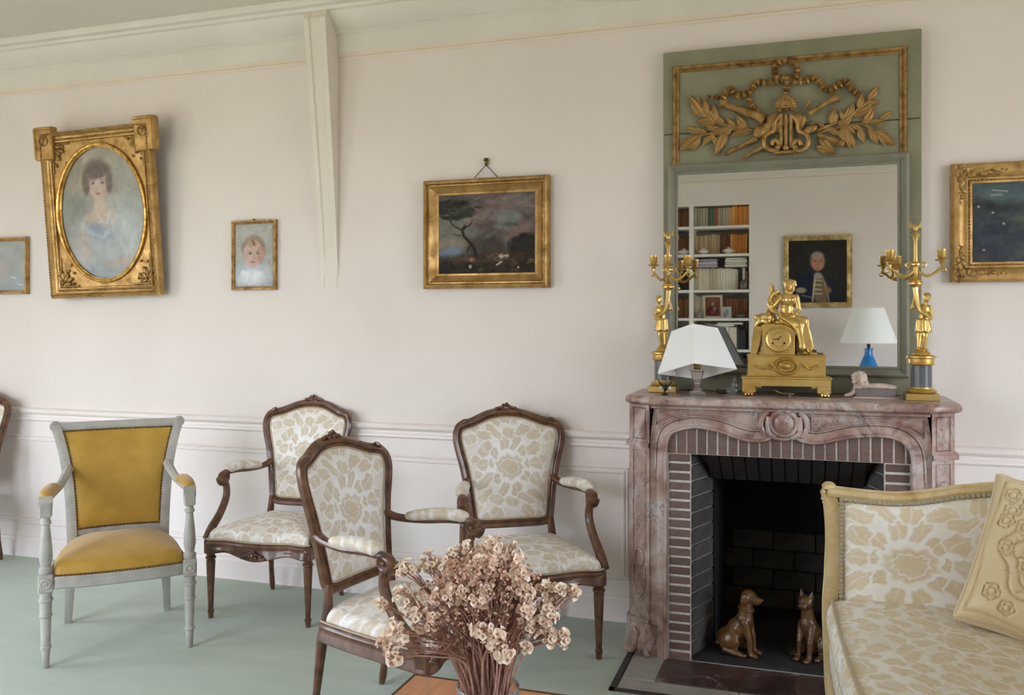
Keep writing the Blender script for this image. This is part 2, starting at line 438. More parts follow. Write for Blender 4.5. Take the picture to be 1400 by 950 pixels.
# tapering plaster console hanging from the cornice
def console():
    m = MB(); sec = []
    zs = [2.955, 2.93, 2.88, 2.80, 2.70, 2.5, 2.3, 2.1, 1.9, 1.75, 1.66, 1.6]
    for z in zs:
        t = (z - 1.6) / 1.355
        d = .004 + .136 * t ** 1.15 - (.05 * max(0, (z - 2.87) / .085) ** 2)
        xc = -2.306 - .012 * t; w = .050 + .012 * t
        sec.append((z, d, xc, w))
    f = .026
    R = [[(xc - w, 0, z), (xc - w, -d, z), (xc - w + f, -d, z), (xc - w + f + .006, -d + .008 * min(1, d / .03), z), (xc + w - f - .006, -d + .008 * min(1, d / .03), z), (xc + w - f, -d, z), (xc + w, -d, z), (xc + w, 0, z)] for z, d, xc, w in sec]
    m.rings(R)
    for sgn in (-1, 1):                                           # the two fillets run on below the console and fade into the wall
        x0 = -2.306 + sgn * .037
        m.rings([[(x0 - .013 * k, 0, z), (x0 - .008 * k, -.006 * k, z), (x0 + .008 * k, -.006 * k, z), (x0 + .013 * k, 0, z)] for z, k in ((1.62, 1), (1.58, .75), (1.53, .2))])
    struct(m.build('trim_14', simple('console_paint', 'dfd6cc', .6, col2='e3dbd2', scale=3), smooth=25))
console()

# ---------------------------------------------------------------- fireplace
FP = thing('fireplace', 'pink and mauve marble fireplace with arched brick opening against the wall', 'fireplace', (-.077, -.2, 0))
def fp(mb, name, mat, parent=FP, smooth=30): return mb.build(name, mat, parent, smooth, world=True)
YF = -.39
CURVE = [(-.535, 0), (-.535, .774), (-.532, .858), (-.526, .893), (-.512, .918), (-.476, .937), (-.418, .948), (-.366, .944), (-.318, .935), (-.244, .911), (-.188, .902), (-.147, .907), (-.119, .92), (-.078, .913), (-.038, .923), (-.008, .91), (.043, .903), (.101, .915), (.166, .932), (.252, .941), (.32, .935), (.36, .912), (.38, .868), (.385, .774), (.385, 0)]
def smooth_curve():
    c = catmull(CURVE[1:12], 5)[:-1] + [CURVE[11]] + [CURVE[12]] + catmull(CURVE[12:15], 4)[1:-1] + [CURVE[14]] + catmull(CURVE[14:-1], 5)[1:]
    return [CURVE[0]] + c + [CURVE[-1]]
SC = smooth_curve()
def offset_curve(c, d):
    out = []
    for i in range(len(c)):
        a = Vector(c[max(i - 1, 0)]); b = Vector(c[min(i + 1, len(c) - 1)]); t = (b - a).normalized()
        out.append((c[i][0] - t.y * d, c[i][1] + t.x * d))
    return out
def strip(ca, cb, ya, yb, depth):
    """solid band between two curves (x, z)"""
    R = [[(a[0], ya, a[1]), (b[0], yb, b[1]), (b[0], yb + depth, b[1]), (a[0], ya + depth, a[1])] for a, b in zip(ca, cb)]
    return MB().rings(R)
# frieze: everything between the arched lip and the shelf, jambs included
top = [(x, 1.03) for x, z in SC]
outer = []
for (x, z) in SC:
    if z < .80: outer.append((-.60 if x < 0 else .452, z))
    else:
        t = (x + .535) / .92; outer.append((-.60 + 1.052 * t, 1.03 if .02 < t < .98 else z + (1.03 - z) * min(1, min(t, 1 - t) / .02)))
fp(strip(SC, outer, YF, YF, .06), 'marble_front', MARBLE)
band = strip(offset_curve(SC, .006), offset_curve(SC, .034), YF - .012, YF - .010, .03)
fp(band, 'arch_band', MARBLE)
lipc = [(x, YF - .012, z) for x, z in SC]
fp(MB().tube(lipc, .0075, 6), 'arch_lip', MARBLE)
fp(MB().tube([(x, YF - .006, z) for x, z in offset_curve(SC, .0405)][1:-1], .0045, 6), 'arch_groove_bead', MARBLE)
# cartouche with roundel in the middle of the frieze
ca = MB(); cx, cz = -.076, .976
for s_ in (-1, 1):
    ca.tube(catmull([(cx + s_ * .062, YF - .010, .925), (cx + s_ * .084, YF - .014, .955), (cx + s_ * .082, YF - .015, .99), (cx + s_ * .060, YF - .012, 1.018)], 6), .011, 8)
    ca.tube(catmull([(cx + s_ * .030, YF - .016, .918), (cx + s_ * .055, YF - .018, .935), (cx + s_ * .06, YF - .018, .965), (cx + s_ * .058, YF - .016, 1.0)], 6), .010, 8)
Mx = Matrix.Rotation(PI / 2, 3, 'X')
ca.lathe([(.058, -.01), (.058, .014), (.052, .022), (.046, .022), (.042, .014), (.036, .014), (.034, .022), (.02, .027), (.004, .029)], 28, (cx, YF - .002, cz), Mx)
fp(ca, 'roundel', MARBLE)
# sunk panel mouldings of the two spandrels
for x0, x1, sg in ((-.575, -.175, -1), (.025, .425, 1)):
    xs = np.linspace(x0, x1, 24); oc = offset_curve(SC, .056); pts = []
    for x in xs:
        z = max((p[1] for p in oc if abs(p[0] - x) < .02), default=.86); pts.append((x, min(z, 1.0)))
    poly = [(x, YF - .002, z) for x, z in pts] + [(x1, YF - .002, 1.008), (x0, YF - .002, 1.008)]
    fp(MB().tube(poly, .0042, 6, closed=True), 'spandrel_moulding', MARBLE)
# canted pilasters
def pilaster(xo, yo, xi, yi):
    d = Vector((xi - xo, yi - yo, 0)); L = d.length; d.normalize(); n_ = Vector((d.y, -d.x, 0))
    if n_.y > 0: n_ = -n_
    s_ = 1 if xo < xi else -1
    m = MB()
    def blk(z0, z1, grow=0.):
        a = Vector((xo, yo, 0)) - d * grow + n_ * grow; b = Vector((xi, yi, 0)) + d * grow * .3 + n_ * grow
        pl = [(a.x, a.y), (b.x, b.y), (xi, -.33), (xo + s_ * .0, -.33 if yo < -.33 else yo + .02), (xo, 0), (xi, 0)]
        q = [(a.x, a.y), (b.x, b.y), (b.x, 0), (a.x, 0)]
        return [[(x, y, z) for x, y in q] for z in (z0, z1)]
    m.rings(blk(.155, .855)); m.rings(blk(.875, 1.028)); m.rings(blk(.855, .875, .010)); m.rings(blk(0, .155, .008))
    p = fp(m, 'pilaster', MARBLE)
    # raised frames that leave a sunk field on the face
    def P(t, z, o): v = Vector((xo, yo, 0)) + d * (t * L) + n_ * o; return (v.x, v.y, z)
    for z0, z1 in ((.89, 1.015), (.43, .84)):
        fp(MB().tube([P(.2, z0, .001), P(.8, z0, .001), P(.8, z1, .001), P(.2, z1, .001)], .0045, 6, closed=True), 'panel_moulding', MARBLE, p)
    m2 = MB(); a = []
    for k in range(14):
        t = 2 * PI * k / 14; a.append(P(.5 + .22 * math.cos(t), .40 + .035 * math.sin(t), .002))
    m2.tube(a, .005, 6, closed=True)
    m2.tube(catmull([P(.25, .37, .002), P(.22, .30, .002), P(.5, .235, .003), P(.78, .30, .002), P(.75, .37, .002)], 5), .005, 6)
    fp(m2, 'carved_oval', MARBLE, p)
    m3 = MB(); rr = random.Random(3)
    for k in range(4):                                           # carved scroll foot
        t = (.15, .45, .75, .9)[k]
        m3.ell(P(t, .05 + .02 * (k % 2), .004), (.03, .018, .05), None, 8, 6)
    for k in range(7): m3.ell(P(.1 + .8 * rr.random(), .07 + .075 * rr.random(), .004), (.014, .01, .016), None, 7, 5)
    m3.tube(catmull([P(-.1, .03, .01), P(.1, .015, .02), P(.4, .03, .02), P(.5, .08, .018), P(.35, .11, .015), P(.25, .08, .015)], 5), .013, 8)
    m3.tube(catmull([P(1.0, .01, .012), P(.85, .05, .016), P(.95, .10, .014), P(1.02, .14, .01)], 5), .012, 8)
    fp(m3, 'carved_foot', MARBLE, p)
pilaster(-.692, -.345, -.600, -.402); pilaster(.532, -.335, .447, -.402)
# shelf with moulded edge: straight front, canted ends, a step where it passes over the pilasters
def shelf_outline(g):
    return [(-.705 - g, 0), (-.705 - g, -.335 - g * .5), (-.622 - g * .3, -.40 - g), (-.600, -.405 - g), (-.592, -.428 - g), (.438, -.428 - g), (.446, -.405 - g), (.468 + g * .3, -.40 - g), (.552 + g, -.335 - g * .5), (.552 + g, 0)]
m = MB(); m.rings([[(x, y, z) for x, y in shelf_outline(g)] for z, g in ((1.018, -.020), (1.026, -.018), (1.031, -.004), (1.037, .004), (1.048, .006), (1.057, .003), (1.063, -.004), (1.065, -.012))])
fp(m, 'mantel_shelf', MARBLE, smooth=40)
# bricks of the surround, each one a part of its own
def m_brick(name, a, b, c):
    m = N(name); f = m.noise(28, 5, .6); oi = m.n('ObjectInfo'); h = m.mix(oi.outputs['Random'], a, b)
    m.set(Base_Color=m.mix(m.mr(f, .4, .7, 0, .6), h, c), Roughness=.6); m.bump(m.noise(160, 3), .2); return m.m
BRICK = m_brick('brick_red', '634b45', '7b6159', '504039'); BRICKS = m_brick('brick_sooty', '4e4a4a', '625a57', '2a2829'); MORTAR = simple('mortar', 'cfc7c0', .9, col2='b5aca4', scale=60, bump=.2)
SMORTAR = simple('sooty_mortar', 'b0aaa7', .9, col2='8a8482', scale=40)
BACKST = simple('sooty_stone', '35302b', .9, col2='4a4139', scale=14, bump=.2)
sur = MB(); sur.span(-.53, -.436, YF + .005, YF + .10, 0, .97); sur.span(.285, .39, YF + .005, YF + .10, 0, .97); sur.span(-.437, .286, YF + .005, YF + .10, .836, .97)
SUR = fp(sur, 'mortar_bed', MORTAR, smooth=0)
bm1 = MB().box((0, 0, 0), (.082, .03, .0290), None, .003).mesh('brick', BRICK); bm2 = MB().box((0, 0, 0), (.0335, .03, 1), None, .003).mesh('brick', BRICK)
off = Vector(FP.location)
for i in range(22):
    z = .019 + i * .0381
    j = RNG.uniform(-.0015, .0015)
    if z < .83:
        inst(bm1, 'brick', SUR, Vector((-.479, YF + .016 + j, z)) - off, (0, 0, 0))
        inst(bm1, 'brick', SUR, Vector((.331, YF + .016 - j, z)) - off, (0, 0, 0), (1.02, 1, 1))
x = -.512
while x < .385:
    zt = min(p[1] for p in SC if abs(p[0] - x) < .03 and p[1] > .7) + .02
    zt = min(max(zt, .90), .965) if -.46 < x < .33 else .935
    inst(bm2, 'brick', SUR, Vector((x, YF + .016 + RNG.uniform(-.0015, .0015), (.838 + zt) / 2)) - off, None, (1, 1, zt - .838))
    x += .0405
# splayed brick cheeks inside the opening
def cheek(x0, x1):
    bed = MB(); p0 = Vector((x0, YF + .02, 0)); p1 = Vector((x1, -.165, 0)); d = (p1 - p0).normalized(); s_ = 1 if x1 > x0 else -1
    nn = Vector((d.y, -d.x, 0)) * s_; ang = math.atan2(d.y, d.x)
    a, b, c2, d2 = p0 - nn * .012, p1 - nn * .012, p1 - nn * .06, p0 - nn * .06
    bed.rings([[(q.x, q.y, z) for q in (a, b, c2, d2)] for z in (0, .84)])
    o = fp(bed, 'cheek_mortar_bed', SMORTAR, smooth=0); bb = MB().box((0, 0, 0), ((p1 - p0).length * .97, .03, .0595), None, .004).mesh('brick', BRICKS)
    for i in range(13):
        z = .031 + i * .0655
        if z < .83: inst(bb, 'brick', o, (p0 + p1) / 2 - nn * (.018 + RNG.uniform(0, .002)) + Vector((0, 0, z)) - off, (0, 0, ang))
cheek(-.436, -.362); cheek(.285, .215)
fb = MB(); fb.span(-.60, -.36, -.165, .44, 0, .995); fb.span(.213, .445, -.165, .44, 0, .995); fb.span(-.5, .35, .40, .49, 0, .995); fb.span(-.5, .35, -.29, .44, .95, .99)
fp(fb, 'firebox', SOOT, smooth=0)
hood = MB(); hood.rings([[(-.40, YF + .10, .90), (-.40, YF + .03, .836), (-.36, -.20, .72), (-.36, -.16, .72)], [(.25, YF + .10, .90), (.25, YF + .03, .836), (.215, -.20, .72), (.215, -.16, .72)]])
HOOD = fp(hood, 'smoke_hood', SOOT, smooth=0)
hb = MB().box((0, 0, 0), (.046, .21, .012), None, .003).mesh('brick', simple('brick_black', '17120f', .85, col2='211a16'))
for i in range(12):
    inst(hb, 'brick', HOOD, Vector((-.352 + i * .0505, -.281, .776)) - off, (-math.atan2(.116, .16), 0, 0))
bs = MB(); bs.span(-.36, .213, .375, .40, 0, .70); BK = fp(bs, 'fireback', SOOT, smooth=0)
bsm = MB().box((0, 0, 0), (.185, .02, .085), None, .006).mesh('brick', BACKST)
for r in range(4):
    for c2 in range(4):
        xx = -.36 + .05 + c2 * .19 + (.095 if r % 2 else 0) - .02
        if xx < .16: inst(bsm, 'brick', BK, Vector((xx, .372 - RNG.uniform(0, .004), .055 + r * .092)) - off)
ash = MB(); ash.span(-.43, .28, YF + .02, .40, .0, .012); fp(ash, 'firebox_floor', simple('ash_floor', '1d1918', .9, col2='2a2422', scale=20, bump=.3), smooth=0)
# hearth slabs in the floor
GREYST = simple('hearth_stone', 'a7a3a0', .45, col2='9a9694', scale=12); STRIP = simple('dark_strip', '2b2927', .5, col2='35322f')
hs = MB(); hs.span(-.535, .40, -.635, -.392, -.02, .006, .002); fp(hs, 'hearth_slab', DKMARBLE)
for a in ((-.665, -.538, -.635, -.36), (-.665, -.23, -.735, -.638), (-.227, .40, -.735, -.638), (.403, .53, -.735, -.36)):
    fp(MB().span(a[0], a[1], a[2], a[3], -.02, .005, .002), 'border_slab', GREYST)
for a in ((-.692, -.668, -.76, -.36), (-.692, .556, -.76, -.738), (.533, .557, -.738, -.36)):
    fp(MB().span(*a, -.02, .007, .001), 'edge_strip', STRIP)
# ---------------------------------------------------------------- damask
def damask(x, y, w=.30, h=.46, seed=0, warp=.0065):
    """woven pattern value 0..1 at (x, y) in metres: half-drop flower medallions framed by leaves and scrolls"""
    x = np.asarray(x, float); y = np.asarray(y, float)
    xx = x + warp * (np.sin(y * 41 + seed) + .6 * np.sin(y * 97 + 1.3)); yy = y + warp * (np.sin(x * 37 + 2) + .6 * np.sin(x * 89))
    out = np.zeros_like(xx)
    for ox, oy in ((0, 0), (.5, .5)):
        u = ((xx / w + ox + .5) % 1) - .5; v = ((yy / h + oy + .5) % 1) - .5
        X = np.abs(u) * .30; Y = v * .46                          # canonical tile 0.30 x 0.46, mirrored left and right
        m = np.zeros_like(X)
        def leaf(m, cx, cy, a, b, ang, lob=7, amp=.16, rib=.5, ring=0):
            c, s = math.cos(ang), math.sin(ang); p = ((X - cx) * c + (Y - cy) * s) / a; q = (-(X - cx) * s + (Y - cy) * c) / b
            r = np.hypot(p, q); th = np.arctan2(q, p); d = r / (1 + amp * np.cos(lob * th))
            k = np.clip((1 - d) * 5, 0, 1) * .88
            k = k * (1 - rib * np.clip(1 - np.abs(q) * 7, 0, 1) * (np.abs(p) < .8))
            k = k * (1 - .35 * np.clip(1 - np.abs(np.sin(lob * th / 2)) * 5, 0, 1) * (d > .35))
            if ring: k = np.where((d > ring) & (d < ring + .10), k * .35, k)
            return np.where(d < 1.0, k, np.where(d < 1.11, .06, m))
        for cx, cy, a, b, ang, lob, amp in ((.052, .045, .030, .020, .9, 5, 0.11), (.056, .004, .030, .019, .1, 5, 0.11), (.050, -.040, .030, .020, -.8, 5, 0.11), (.022, .086, .030, .019, 1.25, 5, 0.11), (.024, -.082, .030, .019, -1.2, 5, 0.11),
                                            (.092, .060, .030, .026, .9, 6, 0.10), (.094, -.052, .030, .024, -.8, 6, 0.10), (.100, .006, .024, .024, 0, 7, 0.08), (.0, .122, .022, .026, PI / 2, 7, 0.10), (.0, -.125, .020, .030, PI / 2, 5, 0.11),
                                            (.048, .118, .026, .016, .5, 5, 0.11), (.050, -.118, .026, .016, -.5, 5, 0.11), (.084, .104, .020, .016, .2, 5, 0.11), (.084, -.100, .022, .015, -.2, 5, 0.11), (.128, .030, .018, .015, 0, 6, 0.11), (.128, -.028, .018, .015, 0, 6, 0.11), (.0, .172, .026, .018, 0, 6, 0.11), (.036, .160, .018, .014, .6, 5, 0.11)):
            m = leaf(m, cx, cy, a, b, ang, lob, amp)
        m = leaf(m, 0, .0, .046, .056, PI / 2, 10, .09, 0, .56)
        out = np.maximum(out, m)
    u = np.abs(((x / w + .5) % 1) - .5) * .30; v = (((y / h + .5) % 1) - .5) * .46
    far = np.clip((np.hypot(u / .12, v / .17) - .55) / .5, 0, 1)
    ground = .55 * far * (.8 + .2 * np.sin(x * 70 + 3 * np.sin(y * 40)) * np.sin(y * 55))
    return np.clip(np.where(out < .03, ground, out), 0, 1)
def m_damask(name, white, beige, line, rough=(.40, .60)):
    m = N(name); a = m.attr('weave').outputs['Fac']; f = m.noise(16, 4); g = m.noise(700, 2, co=m.co((1, 1, .3)))
    k = m.mr(m.math('ADD', a, m.mr(f, .3, .7, -.12, .14)), .02, .95, 0, 1)
    b = m.mix(m.mr(m.noise(130, 3), .35, .7, 0, .7), beige, line)
    m.set(Base_Color=m.mix(k, white, b), Roughness=m.mr(k, 0, 1, *rough), Sheen_Weight=.15, Specular_IOR_Level=.4)
    m.bump(m.math('ADD', m.math('MULTIPLY', a, 1.0), m.math('MULTIPLY', g, .12)), .6, .0022); return m.m
DAMASK = m_damask('cream_damask', 'f0ecea', 'cebda4', 'd8cab5')
DAMASKG = m_damask('gold_damask', 'f0ece8', 'd4c19e', 'dfd0b3')
GIMP = simple('gimp_braid', 'a99880', .7, col2='c2b39b', scale=300)
YELLOW = simple('yellow_satin', 'b1872b', .55, col2='bd9236', scale=14, Sheen_Weight=.3, bump=.05)
GREYP = simple('grey_paint', 'a29e97', .5, col2='b6b2aa', scale=16, bump=.1, detail=6)
NAIL = simple('brass_nail', '7a5a34', .4, .8, col2='96744a', scale=80)

# ---------------------------------------------------------------- walnut armchairs (local: front = -y)
BACKO = [(.0, .462), (.08, .4625), (.145, .466), (.172, .482), (.180, .52), (.188, .585), (.198, .65), (.212, .72), (.228, .78), (.239, .83), (.238, .868), (.224, .893), (.198, .902), (.168, .908), (.13, .922), (.085, .938), (.04, .946), (0, .948)]
def back_outline(n=5):
    r = catmull(BACKO, n); return r + [(-x, z) for x, z in reversed(r[1:-1])]
def back_y(x, z): 
    t = (z - .463) / .48
    return .19 + .055 * t + .03 * t * t + (.022 + .033 * t) * (1 - (x / .24) ** 2)
def bp(x, z, off=0.): return Vector((x, back_y(x, z) + off, z))
def back_frame():
    O = back_outline(); k = len(O); m = MB(); R = []
    prof = [(.013, .018), (.020, .008), (.020, -.006), (.011, -.018), (-.002, -.019), (-.008, -.013), (-.013, -.015), (-.020, -.012), (-.022, .0), (-.020, .018)]
    for i in range(k):
        a, b = Vector(O[i - 1]), Vector(O[(i + 1) % k]); t = (b - a).normalized(); n_ = Vector((t.y, -t.x))
        R.append([bp(O[i][0] + n_.x * p[0], O[i][1] + n_.y * p[0], p[1]) for p in prof])
    m.rings(R, True, True, False); return m
def inset_outline(d, n=5):
    O = back_outline(n); k = len(O); out = []
    for i in range(k):
        a, b = Vector(O[i - 1]), Vector(O[(i + 1) % k]); t = (b - a).normalized(); n_ = Vector((t.y, -t.x))
        out.append((O[i][0] - n_.x * d, O[i][1] - n_.y * d))
    return out
def back_pad(side=-1):
    O = inset_outline(.019, 13 if side < 0 else 5); c = (0, .71); v = []; W_ = []; nr = 90 if side < 0 else 16; k = len(O)
    m = MB(); R = []
    for r in range(nr + 1):
        t = 1 - r / nr * .985
        bul = (1 - t ** 5) * .024 + .004
        R.append([bp(c[0] + (o[0] - c[0]) * t, c[1] + (o[1] - c[1]) * t, side * bul - (.006 if side < 0 else -.006)) for o in O])
        W_ += [(c[0] + (o[0] - c[0]) * t, c[1] + (o[1] - c[1]) * t) for o in O]
    m.rings(R, True, False, False); o0 = len(m.v) - k; m.f.append(tuple(range(o0, o0 + k)))
    return m, np.array(W_)
def braid(pts, r=.0042, closed=True, step=.009, name=None):
    P = [Vector(p) for p in pts]; out = []; rad = []
    if closed: P.append(P[0])
    for i in range(len(P) - 1):
        L = (P[i + 1] - P[i]).length; n = max(1, int(L / (step / 2)))
        for j in range(n): out.append(P[i].lerp(P[i + 1], j / n))
    rad = [r * (1.15 if i % 2 else .75) for i in range(len(out))]
    return MB().tube(out, rad, 5, closed=closed)
def seat_outline(n=6, g=0.):
    P = [(0, -.298), (.06, -.296), (.12, -.284), (.18, -.276), (.245, -.288), (.277, -.276), (.282, -.245), (.272, -.15), (.255, -.02), (.235, .10), (.212, .195), (.19, .212), (.10, .215), (0, .215)]
    r = catmull(P, n); O = r + [(-x, y) for x, y in reversed(r[1:-1])]
    if g:
        k = len(O); out = []
        for i in range(k):
            a, b = Vector(O[i - 1]), Vector(O[(i + 1) % k]); t = (b - a).normalized(); out.append((O[i][0] + t.y * g, O[i][1] - t.x * g))
        return out
    return O
def seat_rail(z0=.300, z1=.365):
    O = seat_outline(); m = MB(); R = []
    prof = [(-.03, z1), (-.008, z1), (-.002, z1 - .006), (.002, z1 - .014), (-.001, z1 - .022), (.001, z1 - .032), (.006, z0 + .016), (.008, z0 + .006), (.002, z0), (-.03, z0)]
    for i in range(len(O)):
        a, b = Vector(O[i - 1]), Vector(O[(i + 1) % len(O)]); t = (b - a).normalized(); n_ = Vector((t.y, -t.x)); x, y = O[i]
        dip = -.016 * math.exp(-(x / .075) ** 2) + .012 * math.exp(-((abs(x) - .17) / .06) ** 2) if y < -.2 else 0
        R.append([(x + n_.x * p[0], y + n_.y * p[0], p[1] + (dip if p[1] < z0 + .03 else 0)) for p in prof])
    m.rings(R, True, True, False); return m
def dome_pad(O, c, z0, edge, top, nr=40, pw=4):
    m = MB(); R = []; W_ = []
    for r in range(nr + 1):
        t = 1.0 - r / nr * .985
        z = z0 + edge * min(1, (1 - t) / .10) ** .5 + (top - edge) * (1 - t ** 2.2)
        s_ = t + .02 * math.sin(min(1, (1 - t) / .12) * PI)
        ring = [(c[0] + (o[0] - c[0]) * s_, c[1] + (o[1] - c[1]) * s_, z) for o in O]
        R.append(ring); W_ += [(p[0], p[1] - (1 - min(1, (1 - t) / .1)) * .03) for p in ring]
    m.rings(R, True, False, False); k = len(O); o0 = len(m.v) - k; m.f.append(tuple(range(o0, o0 + k)))
    return m, np.array(W_)
def fluted_leg(zt=.30, r0=.023, r1=.013, rings=True):
    m = MB(); P = [(.010, 0), (.0125, .004), (.0135, .02), (.0165, .032), (.0165, .038), (.012, .043), (r1, .05, .14)]
    for k in range(1, 7): P.append((r1 + (r0 - r1) * k / 6, .05 + (zt - .085) * k / 6, .14))
    P += [(r0 * .8, zt - .030), (r0 * 1.12, zt - .024), (r0 * 1.12, zt - .016), (r0 * .85, zt - .010), (r0 * .95, zt)]
    return m.lathe(P, 16)
def flower(m, c, r, y=-1, seed=1):
    rr = random.Random(seed); c = Vector(c)
    m.ell(c + Vector((0, y * r * .35, 0)), (r * .42, r * .35, r * .42), None, 7, 5)
    for k in range(6):
        a = k * PI / 3 + .3
        m.ell(c + Vector((math.cos(a) * r * .62, y * r * .15, math.sin(a) * r * .55)), (r * .38, r * .28, r * .34), None, 7, 5)
    for sg in (-1, 1):
        for j in range(3):
            m.ell(c + Vector((sg * r * (1.1 + .55 * j), 0, -r * .12 * j * j)), (r * .45, r * .25, r * .26), Matrix.Rotation(sg * .35, 3, 'Y'), 7, 5)
def fauteuil(label):
    t = thing('walnut_armchair', label, 'armchair', group='walnut armchairs in cream damask')
    BF = back_frame().build('back_frame', WALNUT, t)
    braid([bp(x, z, -.0165) for x, z in inset_outline(.0105)], .0032, True, .012).build('carved_bead', WALNUT, BF)
    cm = MB(); flower(cm, bp(0, .970, -.014), .027)
    cm.build('crest_carving', WALNUT, BF)
    for s_ in (-1, 1):
        e = MB(); e.ell(bp(s_ * .208, .915, -.014), (.022, .014, .011), Matrix.Rotation(s_ * .5, 3, 'Y'), 7, 5); e.ell(bp(s_ * .178, .912, -.008), (.014, .010, .008), None, 7, 5); e.build('shoulder_carving', WALNUT, BF)
    m, w = back_pad(-1); o = m.build('backrest', DAMASK, t, 60); set_attr(o.data, 'weave', damask(w[:, 0], w[:, 1] - .715, .37, .56))
    braid([bp(x, z, -.0125) for x, z in inset_outline(.021)]).build('braid', GIMP, o)
    m, w = back_pad(1); o = m.build('back_cover', DAMASK, t, 60); set_attr(o.data, 'weave', damask(w[:, 0], w[:, 1]))
    SR = seat_rail().build('seat_rail', WALNUT, t)
    cm = MB(); flower(cm, (0, -.309, .316), .026, -1, 2); cm.build('apron_carving', WALNUT, SR)
    O = seat_outline(14, -.012); m, w = dome_pad(O, (0, -.03), .362, .042, .085, 80)
    o = m.build('seat', DAMASK, t, 60); set_attr(o.data, 'weave', damask(w[:, 0], w[:, 1] + .05, .36, .52, 3))
    braid([(x, y, .3685) for x, y in seat_outline(6, -.005)]).build('braid', GIMP, o)
    leg = fluted_leg().mesh('leg', WALNUT)
    for s_ in (-1, 1):
        l = inst(leg, 'leg', t, (s_ * .262, -.255, 0))
        b = MB().box((s_ * .262, -.255, .332), (.052, .052, .066), None, .006)
        b.lathe([(.019, 0), (.016, .003), (.011, .006), (.006, .006), (.003, .009)], 12, (s_ * .262, -.281, .335), Matrix.Rotation(PI / 2, 3, 'X'))
        b.build('leg_block', WALNUT, l).location = (-s_ * .262, .255, 0)
        rl = MB(); rl.tube([(s_ * .203, .245, 0), (s_ * .202, .238, .03), (s_ * .20, .225, .12), (s_ * .195, .205, .30), (s_ * .186, .188, .40), (s_ * .178, .192, .49)], [.011, .015, .0135, .02, .019, .015], 10)
        rl.build('leg', WALNUT, t)
        # arm: rail from the back stile, padded top, scrolled hand rest, swept support
        y0 = back_y(.2, .66)
        path = catmull([(s_ * .200, y0, .662), (s_ * .214, y0 - .05, .645), (s_ * .242, .08, .640), (s_ * .262, -.02, .648), (s_ * .274, -.095, .648), (s_ * .277, -.128, .640), (s_ * .275, -.140, .622), (s_ * .273, -.128, .606)], 5)
        k = len(path); am = MB().tube(path, [.020 - .004 * math.sin(min(1, i / (k * .75)) * PI) + (.008 if i > k * .8 else 0) for i in range(k)], 10, flat=.85)
        for sd in (-1, 1): am.lathe([(.026, 0), (.024, .005), (.017, .002), (.014, .006), (.009, .003), (.007, .008), (.002, .009)], 14, (s_ * .275 + sd * .015, -.118, .628), Matrix.Rotation(sd * PI / 2, 3, 'Y'))
        a = am.build('arm', WALNUT, t)
        sup = catmull([(s_ * .274, -.122, .622), (s_ * .268, -.105, .575), (s_ * .268, -.112, .525), (s_ * .276, -.155, .46), (s_ * .284, -.215, .405), (s_ * .287, -.248, .362)], 5)
        k2 = len(sup); MB().tube(sup, [.017 + .006 * (i / k2) ** 1.5 for i in range(k2)], 10).build('arm_support', WALNUT, a)
        pp = catmull([(s_ * .219, .150, .650), (s_ * .240, .07, .662), (s_ * .258, -.005, .669), (s_ * .270, -.07, .664), (s_ * .274, -.092, .652)], 5)
        k3 = len(pp); pm = MB().tube(pp, [.025 * (max(.0, 1 - (2 * i / (k3 - 1) - 1) ** 4)) ** .5 + .004 for i in range(k3)], 12, flat=.8)
        o = pm.build('arm_pad', DAMASK, a, 60); V = np.array(pm.v); set_attr(o.data, 'weave', damask(V[:, 0] * 1.4, V[:, 1] * 1.4))
    return t
def place(t, x, y, deg, s=(1, 1, 1)):
    t.location = (x, y, 0); t.rotation_euler = (0, 0, math.radians(deg)); t.scale = s; return t
F1 = fauteuil('walnut armchair in cream damask standing closest to the marble fireplace')
F2 = copy_tree(F1); F2['label'] = 'walnut armchair in cream damask beside the yellow chair, pushed near the wall'
F3 = copy_tree(F1); F3['label'] = 'walnut armchair in cream damask seen from its side, just behind the dried flowers'
F4 = copy_tree(F1); F4['label'] = 'walnut armchair at the far left, only a sliver of its back in view'
place(F1, -1.148, -.392, 31); place(F2, -2.372, -.31, 4, (.94, .92, 1)); place(F3, -1.312, -1.206, 80, (.965, 1, .985)); place(F4, -4.52, -.40, 12)

